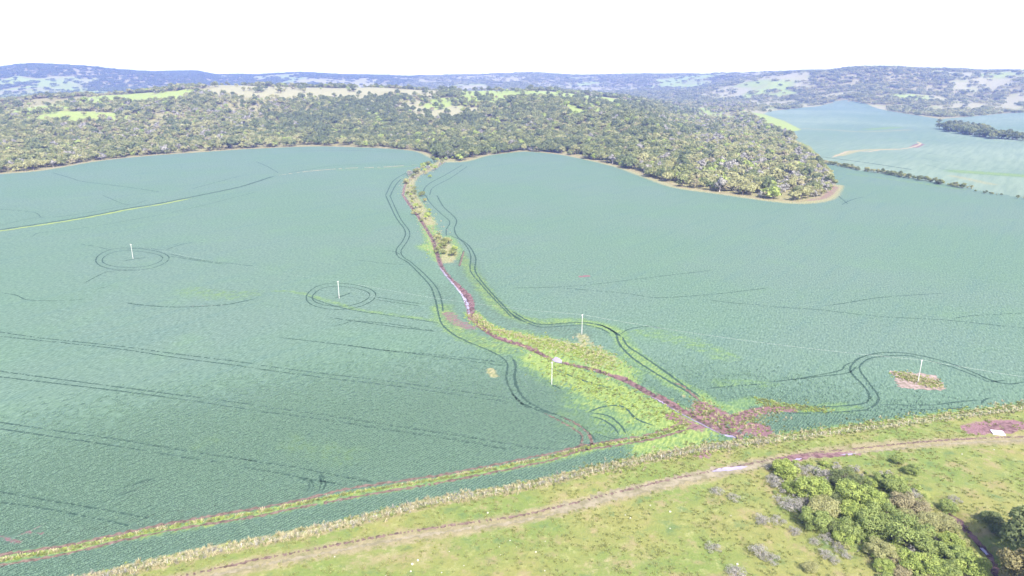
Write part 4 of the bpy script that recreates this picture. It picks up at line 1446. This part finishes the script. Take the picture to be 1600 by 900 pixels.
bproto = {}
for i, (zx, zy, zr, k, label) in enumerate(THICKET):
    u, v = 1200 + zx / 4.0, 675 + zy / 4.0
    rpx = zr / 4.0
    vb = v + rpx * 0.35
    p = flat([(u, vb)])[0]
    Rm = rpx * px_scale(u, vb) * (1.0 if k == 'grey' else 1.16)
    var = i % len(BUSH[k])
    s = Rm / 3.2
    loc = (p[0], p[1], float(height(p[None, 0], p[None, 1])[0]))
    rz = random.uniform(0, 6.28)
    if (k, var) not in bproto:
        bproto[(k, var)] = plant('bush', loc, *BUSH[k][var], (s, s, s * .8), rz, label, 'bush', 'bushes of the pasture thicket')
    else:
        copy_plant(bproto[(k, var)], loc, (s, s, s * random.uniform(.68, .9)), rz, label)
for (u, v, rpx, j, label) in ((1622, 885, 66, 1, 'upper one of the two big trees at the right edge, shade painted as dark leaves'),
                              (1606, 935, 48, 0, 'big tree at the lower right corner of the pasture, sunlit front painted as brownish leaves')):
    p = flat([(u, v)])[0]
    s = rpx * px_scale(u, v) / 7.0
    plant('tree', (p[0], p[1], 0.0), *BIG[j], s, 1.0 + j, label, 'tree')

# ------------------------------------------------------------------ grass and crop tufts close enough to show
def tuft_mesh(name, mat, blades, h, w, seed, spread=0.5):
    r = np.random.default_rng(seed)
    a = r.uniform(0, 6.28, blades)
    q = r.uniform(0, spread, blades)
    bx, by = q * np.cos(a), q * np.sin(a)
    hh = h * r.uniform(0.5, 1.2, blades)
    la = r.uniform(0, 6.28, blades)
    lean = hh * r.uniform(0.15, 0.8, blades)
    tx, ty = bx + lean * np.cos(la), by + lean * np.sin(la)
    sx, sy = -np.sin(la) * w, np.cos(la) * w
    z0 = np.zeros(blades)
    P = np.stack([np.c_[bx - sx, by - sy, z0], np.c_[bx + sx, by + sy, z0], np.c_[tx + sx * .5, ty + sy * .5, hh], np.c_[tx - sx * .5, ty - sy * .5, hh]], 1).reshape(-1, 3)
    t = np.repeat(r.uniform(0, 1, blades), 4)
    return mesh_np(name, P, np.arange(4 * blades).reshape(-1, 4), mat, False, {'tone': t})


def along_band(px, n, wid, seed):
    r = np.random.default_rng(seed)
    c = spline(flat(px), 1.0)
    i = r.integers(0, len(c), n)
    p = c[i] + r.normal(0, wid, (n, 2))
    return p, r


TUFTS = [tuft_mesh('tuft_straw', LEAF['straw'], 26, 0.85, 0.06, 601, .5), tuft_mesh('tuft_straw_tall', LEAF['straw'], 22, 1.1, 0.05, 602, .45),
         tuft_mesh('tuft_green', LEAF['lime'], 26, 0.4, 0.08, 603, .5), tuft_mesh('tuft_pasture', LEAF['pasture'], 22, 0.4, 0.06, 604, .5),
         tuft_mesh('tuft_grey', LEAF['grey'], 22, 0.8, 0.05, 605, .45), tuft_mesh('tuft_leafy', LEAF['green'], 26, 0.45, 0.1, 606, .5),
         tuft_mesh('tuft_straw_short', LEAF['straw'], 22, 0.6, 0.06, 608, .5)]
pts, kd = [], []
p, r = along_band([(u, v - 4) for u, v in FENCE_PX[1:13]], 2200, 1.0, 81)
pts.append(p); kd.append(r.choice([0, 6, 6, 2, 4, 5, 5], len(p)))
p, r = along_band([(u, v - 5) for u, v in FENCE_PX[9:]], 1700, 2.0, 82)
pts.append(p); kd.append(r.choice([6, 2, 2, 5, 5], len(p)))
p, r = along_band([(690, 252), (668, 266), (645, 276), (640, 295), (655, 325), (672, 350), (684, 380), (694, 402)], 900, 5.0, 83)
pts.append(p); kd.append(r.choice([0, 2, 0, 4], len(p)))
p, r = along_band([(738, 490), (752, 505), (780, 518), (830, 530)], 500, 1.8, 84)
pts.append(p); kd.append(r.choice([2, 2, 0], len(p)))
p, r = along_band([(830, 534), (870, 543), (915, 552), (950, 575)], 900, 4.5, 85)
pts.append(p); kd.append(r.choice([6, 2, 2, 2, 5, 2], len(p)))
p, r = along_band([(850, 565), (890, 585), (940, 607), (1000, 635), (1060, 662)], 500, 5.0, 86)
pts.append(p); kd.append(r.choice([2, 2, 5], len(p)))
p, r = along_band([(1412, 588), (1435, 594), (1462, 600)], 420, 2.0, 87)
pts.append(p); kd.append(r.choice([0, 2, 2, 5], len(p)))
p, r = along_band([(1180, 625), (1230, 634), (1290, 640)], 200, 1.6, 88)
pts.append(p); kd.append(r.choice([2, 5], len(p)))
lane = [(a[0], (a[1] + np.interp(a[0], [q[0] for q in LANE_B], [q[1] for q in LANE_B])) / 2) for a in LANE_A]
p, r = along_band(lane, 900, 0.32, 89)
pts.append(p); kd.append(r.choice([2, 5, 5, 2, 6], len(p)))
p, r = along_band([(1092, 628), (1106, 648), (1135, 660), (1165, 668), (1185, 655), (1215, 640)], 420, 3.2, 95)
pts.append(p); kd.append(r.choice([5, 5, 2, 6], len(p)))
g_ = np.stack([rng.uniform(40, 230, 9000), rng.uniform(120, 260, 9000)], 1)
g_ = g_[in_poly(g_[:, 0], g_[:, 1], [tuple(q) for q in flat(zq(1200, 675, [(0, 230), (100, 180), (420, 200), (600, 250), (880, 300), (1010, 440), (1150, 560), (1250, 760), (1380, 850), (1340, 960), (700, 960), (620, 780), (400, 700), (200, 560), (60, 440)]))])]
g_ = g_[::2]
pts.append(g_); kd.append(rng.choice([2, 5, 5, 2, 4], len(g_)))
T_P = np.concatenate(pts)
T_K = np.concatenate(kd)
scatter('rough_grass', np.c_[T_P, height(T_P[:, 0], T_P[:, 1]) - 0.02], T_K, rng.uniform(0.6, 1.2, len(T_P)), rng.uniform(0, 6.28, len(T_P)), TUFTS,
        'tall dry and green rough grass along the fence and the gully', 'grass')

# low undergrowth knitting the thicket together
UND = []
for j, kk in enumerate(('lime', 'leafy', 'olive', 'leafy', 'lime', 'grey')):
    lob = [(a, b, c_, s, s, s * .8) for a, b, c_, s in zip(rng.uniform(-.8, .8, 6), rng.uniform(-.8, .8, 6), rng.uniform(.4, 1.0, 6), rng.uniform(.3, .6, 6))]
    P_, F_, t_ = leaf_cloud(lob, 360 if kk != 'grey' else 200, 0.17, 640 + j, 0.6)
    UND.append(mesh_np('undergrowth_%s_%d' % (kk, j), P_, F_, LEAF[kk], False, {'tone': t_}))
u_ = g_[fbm(g_[:, 0] / 6, g_[:, 1] / 6, 55, 3) > 0.42][:1100]
scatter('undergrowth', np.c_[u_, height(u_[:, 0], u_[:, 1])], rng.integers(0, 6, len(u_)), rng.uniform(0.6, 1.5, len(u_)), rng.uniform(0, 6.28, len(u_)), UND,
        'low tangled yellow-green undergrowth between the bushes of the thicket', 'undergrowth')

# short pasture tufts
r_ = np.random.default_rng(91)
n = 30000
th = r_.uniform(math.radians(-42), math.radians(43), n)
dd = np.sqrt(r_.uniform(105 ** 2, 275 ** 2, n))
px_, py_ = np.sin(th) * dd, np.cos(th) * dd
okm = ~in_poly(px_, py_, FIELD)
okm &= dist_line(px_, py_, rs, reach=6) > 1.6 + r_.uniform(-0.5, 1.5, n)
okm &= r_.uniform(0, 1, n) < smooth(0.3, 0.6, fbm(px_ / 5, py_ / 5, 93, 3))
px_, py_ = px_[okm], py_[okm]
scatter('pasture_grass', np.c_[px_, py_, height(px_, py_) - 0.02], r_.choice([0, 0, 0, 0, 1], len(px_)), r_.uniform(0.5, 1.2, len(px_)), r_.uniform(0, 6.28, len(px_)),
        [TUFTS[3], tuft_mesh('tuft_straw_low', LEAF['pasture'], 16, 0.5, 0.05, 607, .4)], 'short tufted yellow-green grass of the near pasture', 'grass')

# soybean plants of the nearest rows
SOYP = []
for j in range(3):
    lob = [(a, b, 0.3, 0.27, 0.27, 0.3) for a, b in zip((-0.48, -0.16, 0.16, 0.48), r_.uniform(-0.07, 0.07, 4))]
    P_, F_, t_ = leaf_cloud(lob, 34, 0.16, 620 + j, 0.8, 0.4, 0.0)
    SOYP.append(mesh_np('soy_plant_%d' % j, P_, F_, LEAF['soy'], False, {'tone': t_}))
ang = math.radians(50)
gx, gy = np.meshgrid(np.arange(-420, 420, 1.15), np.arange(-420, 420, 0.9))
gx = gx.ravel() + r_.uniform(-0.3, 0.3, gx.size)
gy = gy.ravel() + r_.uniform(-0.03, 0.03, gy.size)
sx_ = gx * math.cos(ang) - gy * math.sin(ang)
sy_ = gx * math.sin(ang) + gy * math.cos(ang) + 180
dd = np.hypot(sx_, sy_)
okm = (sy_ > 90) & (dd < 290) & (np.abs(np.arctan2(sx_, sy_)) < math.radians(43)) & (r_.uniform(0, 1, len(sx_)) > smooth(215, 290, dd))
sx_, sy_ = sx_[okm], sy_[okm]
okm = in_poly(sx_, sy_, FIELD) & (dist_line(sx_, sy_, FENCE, reach=6) > 2.2)
for (px, w, dash) in TRACKS:
    q = spline(flat(px), 3.0)
    if np.hypot(q[:, 0], q[:, 1]).min() < 300:
        okm &= dist_line(sx_, sy_, q, reach=3) > w * 0.5 + 0.25
for px, w in ((LANE_A, 1.1), (LANE_B, 1.0), (GULLY_PX, 2.6)):
    okm &= dist_line(sx_, sy_, spline(flat(px), 2.0), reach=5) > w
for kind, pl, w, s in STROKES:
    if kind in ('soil', 'weed', 'dry') and s > 0.55:
        okm &= dist_line(sx_, sy_, pl if len(pl) > 1 else np.vstack([pl, pl + .1]), reach=w * 2) > w * r_.uniform(0.5, 1.1, len(sx_))
okm &= ~in_poly(sx_, sy_, [tuple(q) for q in flat(zq(1200, 500, [(755, 310), (1055, 335), (1110, 448), (815, 432)]))])
okm &= r_.uniform(0, 1, len(sx_)) < 0.9 + 0.2 * smooth(0.3, 0.5, fbm(sx_ / 3, sy_ / 3, 97, 2))
sx_, sy_ = sx_[okm], sy_[okm]
print('soy plants', len(sx_), 'forest', len(fx), 'tracks', len(TRACKS))
scatter('soybean_plants', np.c_[sx_, sy_, height(sx_, sy_) - 0.05], r_.integers(0, 3, len(sx_)), r_.uniform(0.75, 1.2, len(sx_)),
        ang + r_.normal(0, 0.06, len(sx_)) + math.pi * r_.integers(0, 2, len(sx_)), SOYP, 'low leafy soybean plants in rows nearest the fence', 'crop')


# ------------------------------------------------------------------ poles, wires, fence, slab, stones
def tube_mesh(name, paths, mat, sides=10):
    V, F = tubes(paths, sides)
    return mesh_np(name, V, F, mat, True)


def box(name, cx, cy, cz, sx, sy, sz, mat, bevel=0.03):
    import bmesh
    bm = bmesh.new()
    bmesh.ops.create_cube(bm, size=1.0)
    for v in bm.verts:
        v.co = Vector((cx + v.co.x * sx, cy + v.co.y * sy, cz + v.co.z * sz))
    bmesh.ops.bevel(bm, geom=bm.edges[:], offset=bevel, segments=2, affect='EDGES')
    me = bpy.data.meshes.new(name)
    bm.to_mesh(me)
    bm.free()
    me.materials.append(mat)
    return me


POLE_H = 9.4
me_pole = tube_mesh('pole_shaft', [[(0, 0, -0.5, .18), (0, 0, 0, .17), (0, 0, 3, .155), (0, 0, 6, .135), (0, 0, POLE_H, .105), (0, 0, POLE_H + .02, .02)]], M['concrete'])
me_arm = box('pole_arm', 0, 0, POLE_H - .35, 0.9, 0.1, 0.12, M['concrete'], .02)
me_ins = tube_mesh('insulator_body', [[(0, 0, 0, .05), (0, 0, .06, .08), (0, 0, .12, .06), (0, 0, .2, .09), (0, 0, .27, .05), (0, 0, .3, .01)]], M['porcelain'], 8)
POLES = [((208, 404), 'pale utility pole circled by tyre tracks in the upper left field, farthest left pole'),
         ((530, 466), 'pale utility pole circled by tyre tracks left of the gully'),
         ((862, 601), 'pale utility pole in the crop in front of the lavender puddle'),
         ((909, 522), 'pale utility pole rising from the dry brush beside the gully'),
         ((1434, 598), 'pale utility pole on the bare weedy patch in the right-hand field')]
tops = []
first = None
for (px, label) in POLES:
    p = flat([px])[0]
    t = empty('utility_pole', (p[0], p[1], 0), label, 'utility pole', 'utility poles across the fields', 0.5)
    obj('shaft', me_pole, t)
    a = obj('crossarm', me_arm, t)
    for s in (-0.36, 0.36):
        q = obj('insulator', me_ins, a)
        q.location = (s, 0, POLE_H - .29)
    tops.append(np.array([p[0], p[1], POLE_H]))


def wire(name, a, b, sag, label, group=None, rad=0.017):
    n = 24
    t = np.linspace(0, 1, n)
    P = a[None] * (1 - t[:, None]) + b[None] * t[:, None]
    P[:, 2] -= sag * 4 * t * (1 - t)
    o = obj(name, tube_mesh(name, [np.c_[P, np.full(n, rad)]], M['wire'], 5))
    return tag(o, label, 'power line', group)


wire('power_line', tops[0], tops[1], 1.4, 'thin overhead wire between the far left pole and the pole left of the gully', rad=.006)
wire('power_line', tops[1], tops[2], 1.4, 'thin overhead wire between the pole left of the gully and the puddle pole', rad=.006)
wire('power_line', tops[3], tops[4], 1.8, 'thin pale overhead wire from the brush pole to the bare patch pole')
e = tops[4] + (tops[4] - tops[3])
wire('power_line', tops[4], e, 1.8, 'thin pale overhead wire leading right from the bare patch pole')
e = tops[3] - (tops[4] - tops[3]) * 0.9
wire('power_line', tops[3], e, 1.8, 'thin pale overhead wire leading left from the brush pole', rad=.014)

fl = spline(FENCE[1:], 0.5)
s = np.r_[0, np.cumsum(np.linalg.norm(np.diff(fl, axis=0), axis=1))]
NPOST = 98
q = np.linspace(3, s[-1] - 3, NPOST)
posts = np.stack([np.interp(q, s, fl[:, 0]), np.interp(q, s, fl[:, 1])], 1)
fence = empty('wire_fence', (posts[0, 0], posts[0, 1], 0), 'long wire fence on pale posts between the soybean field and the pasture', 'fence')
pm = [tube_mesh('post_body_%d' % k, [[(0, 0, -0.3, w), (0, 0, 0, w), (0.02, 0, 0.8, w * .95), (0.03 * k, 0.02, h, w * .85), (0.03 * k, 0.02, h + .03, w * .2)]], M['post'], 7) for k, (w, h) in enumerate(((.075, 1.4), (.09, 1.5), (.07, 1.3)))]
for i in range(NPOST):
    o = obj('post', pm[int(rng.integers(3))], fence)
    o.location = (posts[i, 0] - posts[0, 0], posts[i, 1] - posts[0, 1], 0)
    o.rotation_euler = (float(rng.normal(0, .06)), float(rng.normal(0, .06)), float(rng.uniform(0, 6.28)))
for h in (0.45, 0.85, 1.25):
    o = obj('fence_wire', tube_mesh('fence_wire', [np.c_[posts - posts[0], np.full(NPOST, h), np.full(NPOST, 0.008)]], M['wire'], 4), fence)

p = flat([(1559, 677)])[0]
sl = obj('slab', box('slab', 0, 0, 0.22, 3.6, 2.6, 0.36, M['slab'], .05))
sl.location = (p[0], p[1], 0.02)
sl.rotation_euler = (math.radians(3), 0, math.radians(-14))
tag(sl, 'pale flat concrete slab lying at the edge of the red mud pool in the pasture', 'slab')


def stone_mesh(seed):
    import bmesh
    bm = bmesh.new()
    bmesh.ops.create_icosphere(bm, subdivisions=2, radius=0.4)
    r = random.Random(seed)
    for v in bm.verts:
        v.co = Vector((v.co.x * 1.2, v.co.y, v.co.z * 0.75)) * (1 + 0.22 * math.sin(v.co.x * 7 + seed) * math.cos(v.co.y * 6 + v.co.z * 5)) * r.uniform(.93, 1.07)
    me = bpy.data.meshes.new('stone_body')
    bm.to_mesh(me)
    bm.free()
    me.materials.append(M['stone'])
    return me


ST = [stone_mesh(k) for k in range(3)]
STONES = [(644, 882), (653, 876), (603, 901), (523, 870), (702, 862), (780, 855), (797, 845), (782, 867), (725, 884), (807, 855), (837, 863), (977, 805), (1016, 790), (1047, 800), (985, 810), (852, 846), (851, 892),
          (762, 802), (1437, 691), (1503, 710), (1553, 703), (1610, 720), (1152, 882), (1047, 826), (1142, 806), (642, 893), (690, 895)]
for i, (u, v) in enumerate(STONES):
    p = flat([(u, v)])[0]
    o = obj('stone', ST[i % 3])
    k = random.uniform(.25, .75)
    o.location = (p[0], p[1], 0.18 * k)
    o.scale = (k,) * 3
    o.rotation_euler = (0, 0, random.uniform(0, 6.28))
    tag(o, 'small whitish stone lying scattered in the pasture grass', 'stone', 'whitish stones in the pasture')

# ------------------------------------------------------------------ air
me = box('haze', 0, 0, 70, 36000, 36000, 320, None, 0.0) if False else None
V = np.array([(sx * 17000, sy * 17000 if sy < 0 else 8300, z) for z in (-40, 215) for sx, sy in ((-1, -1), (1, -1), (1, 1), (-1, 1))], float)
F = np.array([(3, 2, 1, 0), (4, 5, 6, 7), (0, 1, 5, 4), (1, 2, 6, 5), (2, 3, 7, 6), (3, 0, 4, 7)])
hm = bpy.data.materials.new('haze')
hm.use_nodes = True
ht = hm.node_tree
ht.nodes.clear()
ho = ht.nodes.new('ShaderNodeOutputMaterial')
hv = ht.nodes.new('ShaderNodeVolumePrincipled')
hv.inputs['Color'].default_value = HAZE_COLOR + (1,)
hv.inputs['Density'].default_value = HAZE_DENSITY
hv.inputs['Anisotropy'].default_value = 0.0
ht.links.new(hv.outputs[0], ho.inputs['Volume'])
hz = obj('haze', mesh_np('haze', V, F, hm))
tag(hz, kind='stuff')
